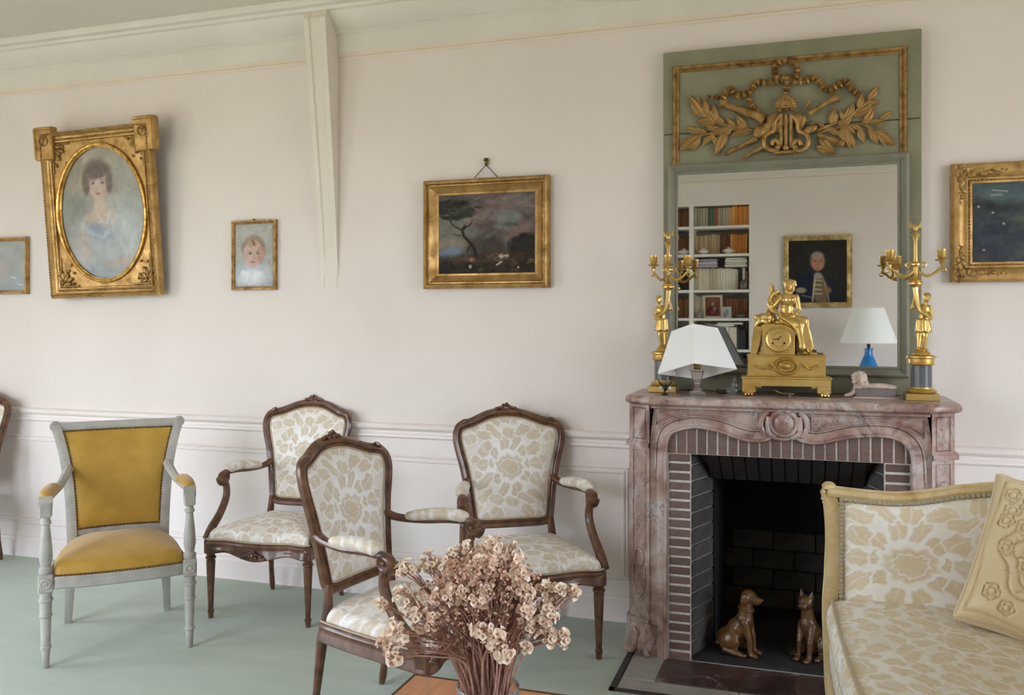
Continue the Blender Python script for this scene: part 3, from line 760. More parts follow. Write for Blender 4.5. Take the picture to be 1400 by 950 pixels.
# ---------------------------------------------------------------- grey painted armchair in yellow
def yellow_chair():
    t = thing('yellow_armchair', 'grey painted armchair with yellow satin seat and back on the green carpet', 'armchair')
    def by(z): q = (z - .42) / .48; return .165 + .06 * q + .045 * q ** 3
    def bx(z): q = (z - .42) / .48; return .190 + .018 * q + .052 * q ** 3
    for s_ in (-1, 1):
        P = [(s_ * .210, .295, 0), (s_ * .204, .25, .10), (s_ * .196, .20, .24), (s_ * .189, .172, .34), (s_ * .19, .165, .42)] + [(s_ * bx(z), by(z), z) for z in (.5, .6, .7, .78, .84, .88, .905)]
        st = MB(); R = []
        for (x, y, z) in catmull(P, 4):
            w = .020 if z > .3 else .015 + .006 * z / .3
            R.append([(x - w, y - w, z), (x - w * .3, y - w * 1.15, z), (x + w * .3, y - w * 1.15, z), (x + w, y - w, z), (x + w, y + w, z), (x - w, y + w, z)])
        st.rings(R); sb = st.build('back_stile', GREYP, t)
        sc = MB()
        sc.lathe([(.0, -.022), (.022, -.022), (.024, -.015), (.020, -.01), (.022, .012), (.020, .022), (.010, .02), (.006, .026), (0, .026)], 14, (s_ * .262, by(.9) + .005, .895), Matrix.Rotation(PI / 2, 3, 'X'))
        sc.build('scroll', GREYP, sb)
        fl = MB()                                              # front leg: square block at the seat, ringed tapering shaft
        fl.lathe([(.010, 0), (.013, .004), (.015, .05), (.017, .075), (.021, .078), (.021, .086), (.017, .09), (.020, .20), (.024, .205), (.024, .213), (.021, .216), (.023, .262), (.027, .266), (.027, .275), (.022, .28), (.024, .305)], 14, (s_ * .268, -.25, 0))
        fl.box((s_ * .268, -.25, .338), (.054, .054, .072), None, .004)
        fo = fl.build('leg', GREYP, t)
        ro = MB(); ro.lathe([(.022, 0), (.022, .004), (.017, .007), (.012, .004), (.008, .008), (.002, .009)], 16, (s_ * .268, -.277, .338), Matrix.Rotation(PI / 2, 3, 'X')); ro.build('rosette', GREYP, fo)
        bl = MB().lathe([(.022, .374), (.026, .380), (.026, .395), (.018, .402), (.020, .41), (.025, .44), (.023, .48), (.017, .54), (.014, .565), (.020, .57), (.020, .58), (.016, .585), (.016, .60)], 14, (s_ * .268, -.25, 0))
        bl.box((s_ * .268, -.25, .628), (.044, .05, .06), None, .004); bl.tube([(s_ * .268 - .024, -.25, .655), (s_ * .268 + .024, -.25, .655)], .024, 10)
        bo = bl.build('arm_support', GREYP, t)
        ap = catmull([(s_ * .205, by(.70), .715), (s_ * .212, .15, .700), (s_ * .232, .06, .668), (s_ * .255, -.05, .655), (s_ * .266, -.16, .655), (s_ * .268, -.24, .650)], 5)
        a = MB().tube(ap, [.022 - .004 * min(1, i / 10) for i in range(len(ap))], 8).build('arm', GREYP, t)
        pp = catmull([(s_ * .247, -.01, .668), (s_ * .256, -.06, .678), (s_ * .264, -.14, .680), (s_ * .268, -.20, .674), (s_ * .268, -.226, .662)], 5); k = len(pp)
        MB().tube(pp, [.024 * max(0, 1 - (2 * i / (k - 1) - 1) ** 6) ** .5 + .003 for i in range(k)], 12, flat=.8).build('arm_pad', YELLOW, a)
    def rail(z, h, name):
        R = []
        for i in range(13):
            x = -bx(z) + 2 * bx(z) * i / 12; c = .02 * (1 - (2 * i / 12 - 1) ** 2); y = by(z) + c
            R.append([(x, y - .016, z - h / 2), (x, y - .018, z), (x, y - .012, z + h / 2), (x, y + .014, z + h / 2), (x, y + .014, z - h / 2)])
        MB().rings(R).build(name, GREYP, t)
    rail(.894, .034, 'top_rail'); rail(.434, .034, 'bottom_rail')
    Z = np.linspace(.452, .876, 40); P = []
    for z in Z:
        w = bx(z) - .021; P.append([(w * u, by(z) + .02 * (1 - u * u) - .014 - .020 * (1 - abs(u) ** 6) * (1 - abs((z - .664) / .214) ** 6), z) for u in np.linspace(-1, 1, 30)])
    bo = MB().grid(P).build('backrest', YELLOW, t, 60)
    Pb = [[(p[0], p[1] + .035, p[2]) for p in (r[0], r[15], r[-1])] for r in P]
    MB().grid(Pb).build('back_cover', YELLOW, t, 60)
    def nails(path, name, parent, step=.0125):
        path = [Vector(p) for p in path]; m = MB(); acc = 0
        for a, b in zip(path, path[1:]):
            L = (b - a).length
            while acc < L: m.ell(a.lerp(b, acc / L), .0048, None, 6, 4); acc += step
            acc -= L
        m.build(name, NAIL, parent)
    ed = [P[i][0] for i in range(40)] + P[-1] + [P[i][-1] for i in range(39, -1, -1)] + list(reversed(P[0]))
    nails([(p[0] * .985, p[1] - .004, p[2]) for p in ed], 'nail_row', bo)
    SO = catmull([(0, -.29), (.10, -.286), (.18, -.276), (.238, -.262), (.246, -.22), (.245, -.10), (.225, .05), (.196, .17), (.15, .188), (0, .192)], 5)
    SO = SO + [(-x, y) for x, y in reversed(SO[1:-1])]
    R = []
    for i in range(len(SO)):
        a, b = Vector(SO[i - 1]), Vector(SO[(i + 1) % len(SO)]); q = (b - a).normalized(); n_ = Vector((q.y, -q.x)); x, y = SO[i]
        R.append([(x + n_.x * p, y + n_.y * p, z) for p, z in ((-.03, .362), (.004, .362), (.008, .356), (.005, .342), (.008, .318), (.004, .312), (-.03, .312))])
    MB().rings(R, True, True, False).build('seat_rail', GREYP, t)
    m, w = dome_pad(SO, (0, -.03), .352, .05, .108, 24); so = m.build('seat', YELLOW, t, 60)
    nails([(x * 1.012, y * 1.012 - .002, .366) for x, y in SO + [SO[0]]], 'nail_row', so)
    return t
place(yellow_chair(), -2.822, -.891, 43)

# ---------------------------------------------------------------- gilt sofa, damask, facing left
SOF = thing('gilt_sofa', 'gilt framed sofa in gold damask at the right edge before the fireplace', 'sofa', (.082, -.955, 0), math.radians(6))
# local: u = +x from the front of the seat towards the back, w = -y along the sofa towards the camera
GILTS = m_gilt('sofa_gilding', 'dfc9a0', 'cfb481', .40, .35, 14, 'b29060')
def sofa():
    t = SOF; DEP, LEN = .70, 1.55
    # arm at the fireplace end: gilt post, gilt top rail rising towards the back
    def topz(u): q = max(0, min(1, (u - .16) / .42)); return .828 - .010 * math.sin(PI * min(1, max(0, u) / .35)) + .050 * q * q * (3 - 2 * q) + (.015 * max(0, (u - .58) / .12))
    def armw(u): return .010 + .10 * (max(u, 0) / DEP) ** 1.5
    rail = [(u, armw(u) * -1 + .0, topz(u)) for u in np.linspace(-.015, DEP, 26)]
    prof = [(-.022, -.014), (-.026, .0), (-.020, .012), (-.008, .016), (-.004, .010), (.006, .013), (.018, .008), (.022, -.004), (.018, -.016)]
    R = []
    for u, y, z in rail: R.append([(u, y - p[0], z + p[1]) for p in prof])
    fr = MB().rings(R).build('arm_rail', GILTS, t)
    P = catmull([(.012, 0, .05), (.006, 0, .15), (.000, 0, .30), (-.004, 0, .45), (.002, 0, .56), (.006, 0, .68), (.0, 0, .78), (-.010, 0, .822)], 5)
    pm = MB(); R = []
    for x, y, z in P:
        w = .021 if z > .2 else .014 + .007 * z / .2
        R.append([(x - w, y - w, z), (x - w * 1.15, y - w * .4, z), (x - w * .8, y, z), (x - w * 1.15, y + w * .4, z), (x - w, y + w, z), (x + w, y + w, z), (x + w * 1.1, y, z), (x + w, y - w, z)])
    pm.rings(R); pm.lathe([(.008, 0), (.014, .01), (.014, .05)], 10, (.012, 0, 0)); po = pm.build('front_post', GILTS, t)
    cb = MB()
    for k in range(5): cb.ell((-.018 - .004 * (k % 2), -.004, .838 - k * .012), (.011, .026 - .003 * k, .009), None, 8, 5)
    cb.ell((-.008, -.0, .842), (.022, .026, .014), None, 8, 5); cb.build('carved_corner', GILTS, po)
    # arm upholstery facing the seat
    nu, nz = 190, 120; P = []; Wv = []
    for j in range(nz):
        q = j / (nz - 1); row = []
        for i in range(nu):
            p = i / (nu - 1); u = .030 + (DEP - .035) * p; z = .42 + (topz(u) - .022 - .42) * q
            bul = .034 * (1 - abs(2 * p - 1) ** 6) * (1 - abs(2 * q - 1) ** 8)
            row.append((u, -armw(u) - .012 - bul, z)); Wv.append((u, z))
        P.append(row)
    ao = MB().grid(P).build('arm_upholstery', DAMASKG, t, 60); Wv = np.array(Wv); set_attr(ao.data, 'weave', damask(Wv[:, 0] - .22, Wv[:, 1] - .62, 0.46, .58, 5, .006))
    ed = [P[j][0] for j in range(16, nz, 2)] + P[-1][1::2]
    br = braid([(p[0] - .003, p[1] - .004, p[2] + .003) for p in ed], .0088, False, .010); br.build('braid', simple('braid_trim', '8f8468', .7, col2='aea386', scale=260), ao)
    Pb = [[(p[0], .020, p[2]) for p in (r[0], r[nu // 2], r[-1])] for r in P]
    MB().grid(Pb).build('arm_outside', DAMASKG, t, 60); 
    # back along the right side and the second arm, mostly outside the picture
    bk = MB(); bk.box((DEP + .05, -LEN / 2, .64), (.11, LEN, .50), None, .04); o = bk.build('back_upholstery', DAMASKG, t, 40)
    V = np.array(bk.v); set_attr(o.data, 'weave', damask(V[:, 1], V[:, 2]))
    MB().tube([(DEP + .05, .01, .91), (DEP + .05, -LEN / 3, .955), (DEP + .05, -LEN * 2 / 3, .955), (DEP + .05, -LEN, .91)], .026, 8).build('back_rail', GILTS, t)
    b2 = MB().box((DEP / 2, -LEN - .03, .62), (DEP - .04, .07, .40), None, .03); o = b2.build('arm_upholstery', DAMASKG, t, 40); V = np.array(b2.v); set_attr(o.data, 'weave', damask(V[:, 0], V[:, 2]))
    # upholstered seat rail and the loose seat cushion with piped edges
    def slab(name, x0, x1, y0, y1, z0, z1, bulge, front, ph, crown):
        """rounded cushion: front profile bulges out; returns object and its piping path"""
        prof = []
        n = 20
        for k in range(n + 1):
            q = k / n; prof.append((x0 - bulge * math.sin(PI * q) ** .8, z0 + (z1 - z0) * q))
        m = 110; P = []; Wv = []
        ys = np.linspace(y0, y1, 170)
        xs = np.linspace(0, 1, m)
        def bow(y): return -front * math.sin(PI * min(1, max(0, (y0 - y) / (y0 - y1)))) 
        for y in ys:
            e = min(1, (y0 - y) / .045, (y - y1) / .045); e = math.sqrt(max(0, 1 - (1 - e) ** 2)); row = []
            dz = (1 - e) * (z1 - z0) * .30
            for (px_, pz) in prof:
                row.append((px_ + bow(y) + (1 - e) * .03, y, min(max(pz, z0 + dz), z1 - dz) if pz > z0 + 1e-6 else z0)); Wv.append((y, pz - z1 + x0))
            for k in range(1, m):
                u = xs[k]; zz = z1 - dz + crown * math.sin(PI * min(1, u * 1.0)) ** .7 * e - .030 * u * (crown > 0); row.append((x0 + bow(y) * (1 - u) + (x1 - x0) * u + (1 - e) * .03 * (1 - u), y, zz)); Wv.append((y, x0 + (x1 - x0) * u))
            P.append(row)
        o = MB().grid(P).build(name, DAMASKG, t, 60); Wv = np.array(Wv); set_attr(o.data, 'weave', damask(Wv[:, 0] + ph, Wv[:, 1], 0.42, .60, 2, .006))
        for idx in (n, 1):
            MB().tube([(r[idx][0] - (.003 if idx == 1 else .002), r[idx][1], r[idx][2] + (.003 if idx > 1 else 0)) for r in P], .0048, 6).build('piping', GIMP, o)
        # closed ends
        MB().rings([[P[0][k] for k in range(len(P[0]))], [(p[0] * .98 + .01, p[1], (p[2] - z0) * .5 + z0) for p in P[0]]], False, False, False).build('end_panel', DAMASKG, o, 60)
        return o
    slab('seat_rail', .0, DEP, -.012, -LEN, .24, .40, .010, .035, .1, .0)
    slab('seat_cushion', .0, DEP, -.016, -LEN + .01, .375, .485, .020, .035, .18, .028)
    for x in (.03, DEP): MB().lathe([(.012, 0), (.015, .02), (.024, .23), (.024, .26)], 10, (x, -LEN + .02, 0)).build('leg', GILTS, t)
    MB().lathe([(.012, 0), (.015, .02), (.024, .23), (.024, .26)], 10, (DEP, -.02, 0)).build('leg', GILTS, t)
sofa()
# cushion of quilted yellow silk leaning in the corner of the sofa
def quilted():
    c = Vector((.615, -1.235, .478)); t = thing('quilted_cushion', 'pale gold quilted silk cushion leaning in the corner of the sofa', 'cushion', c)
    n = 110; L = .44; uu = np.linspace(-1, 1, n); U, V = np.meshgrid(uu, uu)
    def quilt(U, V):
        U, V = U + .03 * np.sin(5 * V + 1), V + .03 * np.sin(5 * U + 2)
        r = np.hypot(U, V); th = np.arctan2(V, U)
        d = np.abs(r - .66 - .05 * np.cos(8 * th)); a = np.exp(-(d / .018) ** 2)
        d2 = np.abs(r - .50 - .04 * np.cos(8 * th + .4)); a = np.maximum(a, np.exp(-(d2 / .014) ** 2))
        d3 = np.abs(r - .34 - .06 * np.cos(6 * th)); a = np.maximum(a, np.exp(-(d3 / .016) ** 2))
        d4 = np.abs(r - .17 - .04 * np.cos(5 * th)); a = np.maximum(a, np.exp(-(d4 / .014) ** 2))
        fl = np.abs(np.sin(8 * th + 4 * r)) * r; a = np.maximum(a, .8 * np.exp(-(fl / .05) ** 2) * ((r > .50) & (r < .66)))
        a = np.maximum(a, np.exp(-(np.abs(np.maximum(np.abs(U), np.abs(V)) - .91) / .018) ** 2))
        rq = np.random.default_rng(4)
        for k in range(44):
            cx, cy = rq.uniform(-.85, .85, 2)
            if math.hypot(cx, cy) < .74 and k % 3: continue
            q = np.hypot(U - cx, V - cy); t2 = np.arctan2(V - cy, U - cx); R_ = rq.uniform(.07, .12)
            a = np.where(q < R_ * 1.15, np.exp(-(np.abs(q - R_ * (1 + .14 * np.cos(5 * t2))) / .013) ** 2), a); a = np.maximum(a, np.exp(-(np.abs(q - R_ * .5) / .012) ** 2))
        return a
    Q = quilt(U, V); edge = (1 - np.abs(U) ** 4) * (1 - np.abs(V) ** 4)
    th_ = .010 + .070 * np.sqrt(np.clip(edge, 0, 1))
    pin = 1 - .05 * (1 - np.abs(V) ** 2) * np.abs(U) ** 3; pin2 = 1 - .05 * (1 - np.abs(U) ** 2) * np.abs(V) ** 3
    X = U * L / 2 * pin; Z = V * L / 2 * pin2
    QM = N('quilted_silk'); a = QM.attr('weave').outputs['Fac']
    QM.set(Base_Color=QM.mix(QM.mr(a, 0, 1, 0, .45), QM.ramp(QM.noise(9, 3), [(.3, 'd8c196'), (.7, 'dfcba4')]), 'bd9e68'), Roughness=.42, Sheen_Weight=.3); QM.bump(QM.noise(140, 3), .2, .001)
    R = Matrix.Rotation(math.radians(-14), 3, 'Z') @ Matrix.Rotation(math.radians(-25), 3, 'X') @ Matrix.Rotation(math.radians(13), 3, 'Y')
    def face(sg, name, parent):
        Y = sg * (th_ - .007 * Q); P = [[R @ Vector((X[j, i], Y[j, i], Z[j, i] + L / 2)) for i in range(n)] for j in range(n)]
        o = MB().grid(P).build(name, QM.m, parent, 60); set_attr(o.data, 'weave', Q); return P
    P = face(-1, 'cushion_front', t); face(1, 'cushion_back', t)
    MB().tube([R @ Vector((X[j, i], 0, Z[j, i] + L / 2)) for j, i in [(0, k) for k in range(0, n, 4)] + [(k, n - 1) for k in range(0, n, 4)] + [(n - 1, k) for k in range(n - 1, -1, -4)] + [(k, 0) for k in range(n - 1, -1, -4)]], .0085, 6, closed=True).build('piping', QM.m, t)
    tf = MB(); rr = random.Random(4)
    for k in range(14): a = R @ Vector((X[0, int(n * (.25 + .02 * k))], -.02, .0)); tf.tube([a, a + Vector((rr.uniform(-.01, .01), rr.uniform(-.012, 0), rr.uniform(-.006, .006)))], .0016, 4)
    return t
quilted()
# ---------------------------------------------------------------- pictures: oil and pastel paint as colours on the canvas mesh
class Paint:
    def __init__(s, nx, ny, asp, base, seed=1, amt=.10, cells=6):
        s.nx, s.ny, s.asp = nx, ny, asp
        s.U, s.V = np.meshgrid(np.linspace(0, 1, nx), np.linspace(0, 1, ny)); s.seed = seed
        s.C = np.ones((ny, nx, 3)) * np.array(s._c(base)); s.speck(amt, cells)
    def _c(s, c): return [int(c[i:i + 2], 16) / 255 for i in (0, 2, 4)]
    def speck(s, amt, cells=8):
        s.seed += 1; s.C = np.clip(s.C + (vnoise(s.ny, s.nx, cells, 5, s.seed) - .5)[..., None] * amt * 2, 0, 1)
    def blend(s, m, col, a=1.):
        m = np.clip(m * a, 0, 1)[..., None]; s.C = s.C * (1 - m) + np.array(s._c(col)) * m
    def ell(s, u, v, ru, rv, col, soft=.25, a=1., rot=0., rough=0.):
        x = (s.U - u) * s.asp; y = s.V - v; c, n = math.cos(rot), math.sin(rot); p = (x * c + y * n) / (ru * s.asp); q = (-x * n + y * c) / rv
        d = np.hypot(p, q)
        if rough: s.seed += 1; d = d + (vnoise(s.ny, s.nx, 14, 4, s.seed) - .5) * rough
        s.blend(np.clip((1 + soft / 2 - d) / soft, 0, 1), col, a)
    def line(s, pts, w, col, a=1., soft=.6):
        m = np.zeros_like(s.U)
        for (a0, b0), (a1, b1) in zip(pts, pts[1:]):
            px_, py = (s.U - a0) * s.asp, s.V - b0; dx, dy = (a1 - a0) * s.asp, b1 - b0; t = np.clip((px_ * dx + py * dy) / (dx * dx + dy * dy + 1e-9), 0, 1)
            d = np.hypot(px_ - t * dx, py - t * dy); m = np.maximum(m, np.clip((w * (1 + soft) - d) / (w * soft * 2), 0, 1))
        s.blend(m, col, a)
    def grad(s, v0, v1, col, a=1.): s.blend(np.clip((s.V - v0) / (v1 - v0), 0, 1), col, a)
    def mesh(s, name, w, h, mat, oval=False, flip=False):
        C = s.C[:, ::-1] if flip else s.C
        lc = np.where(C <= .04045, C / 12.92, ((C + .055) / 1.055) ** 2.4)
        m = MB()
        if not oval:
            m.grid([[(w * (u - .5), 0, h * (1 - v)) for u in s.U[0]] for v in s.V[:, 0]]); cols = lc.reshape(-1, 3)
        else:
            R = []; cols = []; nr, na = 60, 96
            for r in range(nr + 1):
                t = 1 - r / nr; ring = []
                for k in range(na):
                    a = 2 * PI * k / na; u = .5 + .5 * t * math.cos(a); v = .5 - .5 * t * math.sin(a)
                    ring.append((w * (u - .5), 0, h * (1 - v))); cols.append(lc[min(s.ny - 1, int(v * s.ny)), min(s.nx - 1, int(u * s.nx))])
                R.append(ring)
            m.rings(R, True, False, False)
        me = m.mesh(name, mat, 0, True)
        if sum(p.normal.y for p in me.polygons) > 0: me.flip_normals()
        set_attr(me, 'paint', cols, 'FLOAT_COLOR'); return me
def m_paint(name, rough, coat=0.):
    m = N(name); m.set(Base_Color=m.attr('paint').outputs['Color'], Roughness=rough, Coat_Weight=coat, Coat_Roughness=.12, Specular_IOR_Level=.2)
    m.bump(m.noise(220, 3), .10, .001); return m.m
OIL = m_paint('oil_paint', .6, .0); PASTEL = m_paint('pastel_under_glass', .6, .06)
def rect_frame(prof, w, h, y=0.):
    """w, h = sight (inner) size; profile (outward, forward)"""
    fr = frame2([(-w / 2, y, 0), (w / 2, y, 0), (w / 2, y, h), (-w / 2, y, h)], (0, -1, 0), True)
    return MB().sweep([(-a, b) for a, b in prof], fr, True)
def along(w, h, d, step):
    """points round a rectangle grown by d"""
    P = [(-w / 2 - d, -d), (w / 2 + d, -d), (w / 2 + d, h + d), (-w / 2 - d, h + d)]; out = []
    for i in range(4):
        a, b = P[i], P[(i + 1) % 4]; L = math.hypot(b[0] - a[0], b[1] - a[1]); n = int(L / step)
        for k in range(n): t = (k + .5) / n; out.append((a[0] + (b[0] - a[0]) * t, a[1] + (b[1] - a[1]) * t, i % 2))
    return out
def hang(t, lean=0., roll=0., rz=0.): t.rotation_euler = (math.radians(lean), math.radians(roll), math.radians(rz))

# --- large oval pastel portrait in a gilt frame with eared corners
def oval_portrait():
    t = thing('oval_portrait', 'large oval pastel portrait of a lady in blue, tilted gilt frame with eared corners', 'picture', (-3.672, -.035, 1.505))
    hang(t, 4.2, -1.2)
    W_, H_, F = .745, .925, .060
    prof = [(0, .020), (.004, .030), (.010, .032), (.014, .024), (.026, .024), (.036, .030), (.042, .046), (.050, .052), (.055, .046), (F, .040), (F, 0), (0, 0)]
    w, h = W_ - 2 * F, H_ - 2 * F
    m = rect_frame(prof, w, h); m.v = [(x, y, z + F) for x, y, z in m.v]
    fo = m.build('frame', GILT, t)
    e = MB()
    for k, (x, z, i) in enumerate(along(w, h, .020, .011)): e.ell((x, -.026, z + F), (.0045, .004, .0045), None, 6, 4)
    e.build('beading', GILTD, fo)
    e = MB()
    for k, (x, z, i) in enumerate(along(w, h, .049, .016)): e.ell((x, -.052, z + F), (.007, .004, .005) if not i else (.005, .004, .007), None, 6, 4)
    e.build('leaf_moulding', GILTD, fo)
    for s_ in (-1, 1):                                             # ears at the two upper corners
        c = MB(); x0 = s_ * (W_ / 2 - .092); x1 = s_ * (W_ / 2 + .036)
        c.span(x0, x1, -.050, 0, H_ - .15, H_ + .034, .006)
        q = MB(); ring = [(x0, -.05, H_ - .15), (x1, -.05, H_ - .15), (x1, -.05, H_ + .034), (x0, -.05, H_ + .034)]
        q.v += [(0, 0, 0)] * 0
        c.tube([(x1 - s_ * .012, -.050, H_ - .145), (x1 - s_ * .012, -.050, H_ + .022), (x0, -.050, H_ + .022)], .009, 6)
        co = c.build('corner_ear', GILT, fo)
        r = MB(); cx, cz = s_ * (W_ / 2 - .036), H_ - .045
        r.lathe([(.030, 0), (.030, .006), (.024, .010), (.020, .004), (.014, .006), (.010, .012), (.002, .014)], 16, (cx, -.050, cz), Matrix.Rotation(PI / 2, 3, 'X'))
        r.build('rosette', GILTD, co)
    # spandrel board with the oval opening, spandrel ornament, oval slip
    ow, oh = .297, .372; cz = F + h / 2; R = [[], []]; n = 96
    for k in range(n):
        a = 2 * PI * k / n; c, s_ = math.cos(a), math.sin(a)
        q = min((w / 2) / max(abs(c), 1e-6), (h / 2) / max(abs(s_), 1e-6))
        R[0].append((c * q, -.018, cz + s_ * q)); R[1].append((c * ow, -.018, cz + s_ * oh))
    MB().rings(R, True, False, False).build('spandrel_board', GILT, fo, 0)
    ov = [(math.cos(2 * PI * k / 80) * (ow + .004), -.024, cz + math.sin(2 * PI * k / 80) * (oh + .004)) for k in range(80)]
    om = MB().tube(ov, .011, 8, closed=True); om.tube([(x * .955, -.016, cz + (z - cz) * .972) for x, y, z in ov], .006, 6, closed=True); om.build('oval_slip', m_gilt('bright_gilding', 'e3bd72', 'b98a45', .3, .85, 30, '8a6530'), fo)
    rr = random.Random(5)
    for sx_ in (-1, 1):
        for sz_ in (-1, 1):
            m = MB(); cx, cz2 = sx_ * (w / 2 - .055), cz + sz_ * (h / 2 - .075)
            for k in range(7):
                a = k * .38 - .35; r = .05 + .028 * (k % 2); dx, dz = -sx_ * math.cos(a + .3) * r * .8, -sz_ * math.sin(a + .3) * r
                o = (sx_ * (w / 2 - .018), cz + sz_ * (h / 2 - .022))
                m.ell((o[0] + dx * .8, -.026, o[1] + dz * .8), (.012, .011, .024), Matrix.Rotation(math.atan2(dx, dz), 3, 'Y'), 7, 5)
            for k in range(9):
                m.ell((sx_ * (w / 2 - .012 - .090 * rr.random() ** 1.4), -.025, cz + sz_ * (h / 2 - .014 - .12 * rr.random() ** 1.4)), (.008, .006, .009), None, 6, 4)
            m.tube([(sx_ * (w / 2 - .006), -.02, cz + sz_ * (h / 2 - .17)), (sx_ * (w / 2 - .006), -.02, cz + sz_ * (h / 2 - .006)), (sx_ * (w / 2 - .125), -.02, cz + sz_ * (h / 2 - .006))], .006, 6)
            m.build('spandrel_ornament', GILTD, fo)
    P = Paint(240, 300, .80, 'a0988b', 3, .05, 5)
    P.grad(.35, .75, 'aeaaa4', .8); P.ell(.12, .52, .24, .14, '8f948f', .9, .7); P.ell(.80, .60, .32, .22, 'b1b9bc', .8, .7, 0, .3); P.ell(.2, .42, .14, .1, '878b86', .9, .6); P.ell(.8, .25, .2, .2, '92958e', .9, .5)
    P.ell(.40, .78, .30, .28, 'acaead', .5, .8, .2, .3); P.ell(.72, .70, .18, .16, 'b5bbbd', .6, .7, .4, .4)
    P.ell(.47, .56, .185, .095, 'bfafa4', .35, .9, -.1); P.ell(.31, .68, .10, .17, 'b7a89e', .4, .85, .12)
    P.ell(.475, .45, .066, .11, 'bfada1', .3, 1)
    P.ell(.50, .70, .22, .13, 'a0a3a9', .4, .85, .15); P.ell(.54, .82, .22, .15, 'a9acae', .5, .8, .3, .3); P.ell(.43, .64, .15, .055, '919bab', .5, .8, .35)
    P.line([(.24, .57), (.33, .64), (.47, .68), (.60, .62), (.64, .53)], .013, 'bcc2c4', .6, 1.2); P.line([(.58, .52), (.61, .62), (.69, .72), (.74, .82)], .011, 'b5bcc0', .6, 1.2)
    P.ell(.63, .875, .20, .035, 'b8a79e', .5, .8, -.25); P.ell(.45, .93, .2, .05, '98a2a8', .6, .7, .2)
    P.line([(.43, .50), (.47, .565), (.54, .575), (.58, .50)], .005, 'd0cbc2', .7)
    P.ell(.465, .225, .165, .125, '746760', .3, .95, 0, .15); P.ell(.462, .285, .108, .115, 'c2aea4', .25, 1); P.ell(.475, .36, .066, .05, 'bda89d', .3, .9); P.ell(.54, .30, .05, .09, 'a8948a', .8, .6)
    P.ell(.46, .195, .14, .055, '6d5f58', .35, .95, -.1, .12); P.ell(.325, .275, .046, .085, '766861', .35, .9, 0, .1); P.ell(.595, .275, .042, .085, '746760', .35, .9, 0, .1)
    for u in (.41, .52): P.ell(u, .278, .024, .009, '625853', .6, .85); P.line([(u - .03, .258), (u + .026, .256)], .004, '736459', .6, 1.2)
    P.line([(.466, .28), (.474, .32), (.458, .328)], .005, 'a58f86', .6, 1.2); P.ell(.463, .357, .032, .009, '99736c', .6, .85)
    P.speck(.05, 40); P.speck(.05, 14)
    me = P.mesh('canvas', 2 * ow + .004, 2 * oh + .004, PASTEL, True); me.transform(Matrix.Translation((0, -.008, cz - oh)))
    inst(me, 'canvas', t)
oval_portrait()

def plain_picture(name, label, x, z, w, h, fw, P, mat, fmat, depth=.022, rz=0., y=0., prof=None, lean=0., flip=False):
    """z = bottom of the frame, w/h = outer size"""
    t = thing(name, label, 'picture', (x, y, z)); hang(t, lean, 0, rz)
    sw, sh = w - 2 * fw, h - 2 * fw
    prof = prof or [(0, depth * .6), (fw * .2, depth * .75), (fw * .35, depth * .7), (fw * .6, depth), (fw * .9, depth), (fw, depth * .85), (fw, 0), (0, 0)]
    m = rect_frame(prof, sw, sh); m.v = [(a, b, c + fw) for a, b, c in m.v]; fo = m.build('frame', fmat, t)
    me = P.mesh('canvas', sw + .006, sh + .006, mat, False, flip); me.transform(Matrix.Translation((0, -depth * .4, fw - .003))); inst(me, 'canvas', t)
    return t, fo
# small pastel at the left edge
P = Paint(80, 110, .75, 'a5a7a5', 21, .06, 5); P.grad(.6, 1, '97a2ae', .7); P.line([(.55, .72), (.7, .75)], .012, 'd5d8dc', .8); P.line([(.75, .84), (.8, .88), (.92, .89)], .008, 'e4e6e8', .8); P.ell(.3, .6, .2, .25, 'b4a8a2', .6, .6)
plain_picture('small_picture', 'small grey blue pastel in a thin gilt frame cut off by the left edge', -4.43, 1.526, .29, .332, .022, P, PASTEL, GILT, .03)
# pastel of a small child
P = Paint(110, 170, .57, 'aaa8a2', 31, .06, 6)
P.grad(.55, .9, 'aab0ba', .9); P.ell(.45, .78, .5, .16, 'b9bfc9', .5, .9, 0, .3); P.ell(.45, .85, .36, .13, 'd3d6dc', .5, .9, 0, .5); P.ell(.30, .80, .14, .05, 'e4e6ea', .6, .8, .5, .5); P.ell(.58, .82, .15, .06, 'e0e2e8', .6, .8, -.4, .5)
P.ell(.48, .40, .29, .205, '85715f', .3, .9, 0, .15); P.ell(.47, .47, .255, .20, 'c6aca0', .25, .95); P.ell(.66, .48, .10, .14, 'b2887c', .5, .8); P.ell(.46, .30, .18, .07, 'b39480', .5, .8); P.line([(.45, .26), (.50, .33)], .02, '79594a', .8)
for u in (.40, .60): P.ell(u, .47, .045, .016, '59636e', .5, .95); P.line([(u - .06, .445), (u + .05, .44)], .007, '9c7a6a', .7)
P.line([(.50, .49), (.52, .545), (.48, .555)], .008, 'b07e70', .8); P.ell(.46, .61, .06, .017, 'a56f68', .5, .85); P.ell(.36, .56, .08, .045, 'cba196', .8, .6); P.ell(.47, .655, .11, .035, 'cda899', .6, .7)
P.speck(.05, 40); P.speck(.04, 14)
t, fo = plain_picture('child_portrait', 'small pastel of a fair child in a narrow gilt frame beside the plaster console', -2.752, 1.532, .274, .368, .020, P, PASTEL, GILTD, .02)
MB().ell((0, -.012, .372), (.007, .007, .005), None, 7, 5).build('hanging_ring', GILTD, fo)
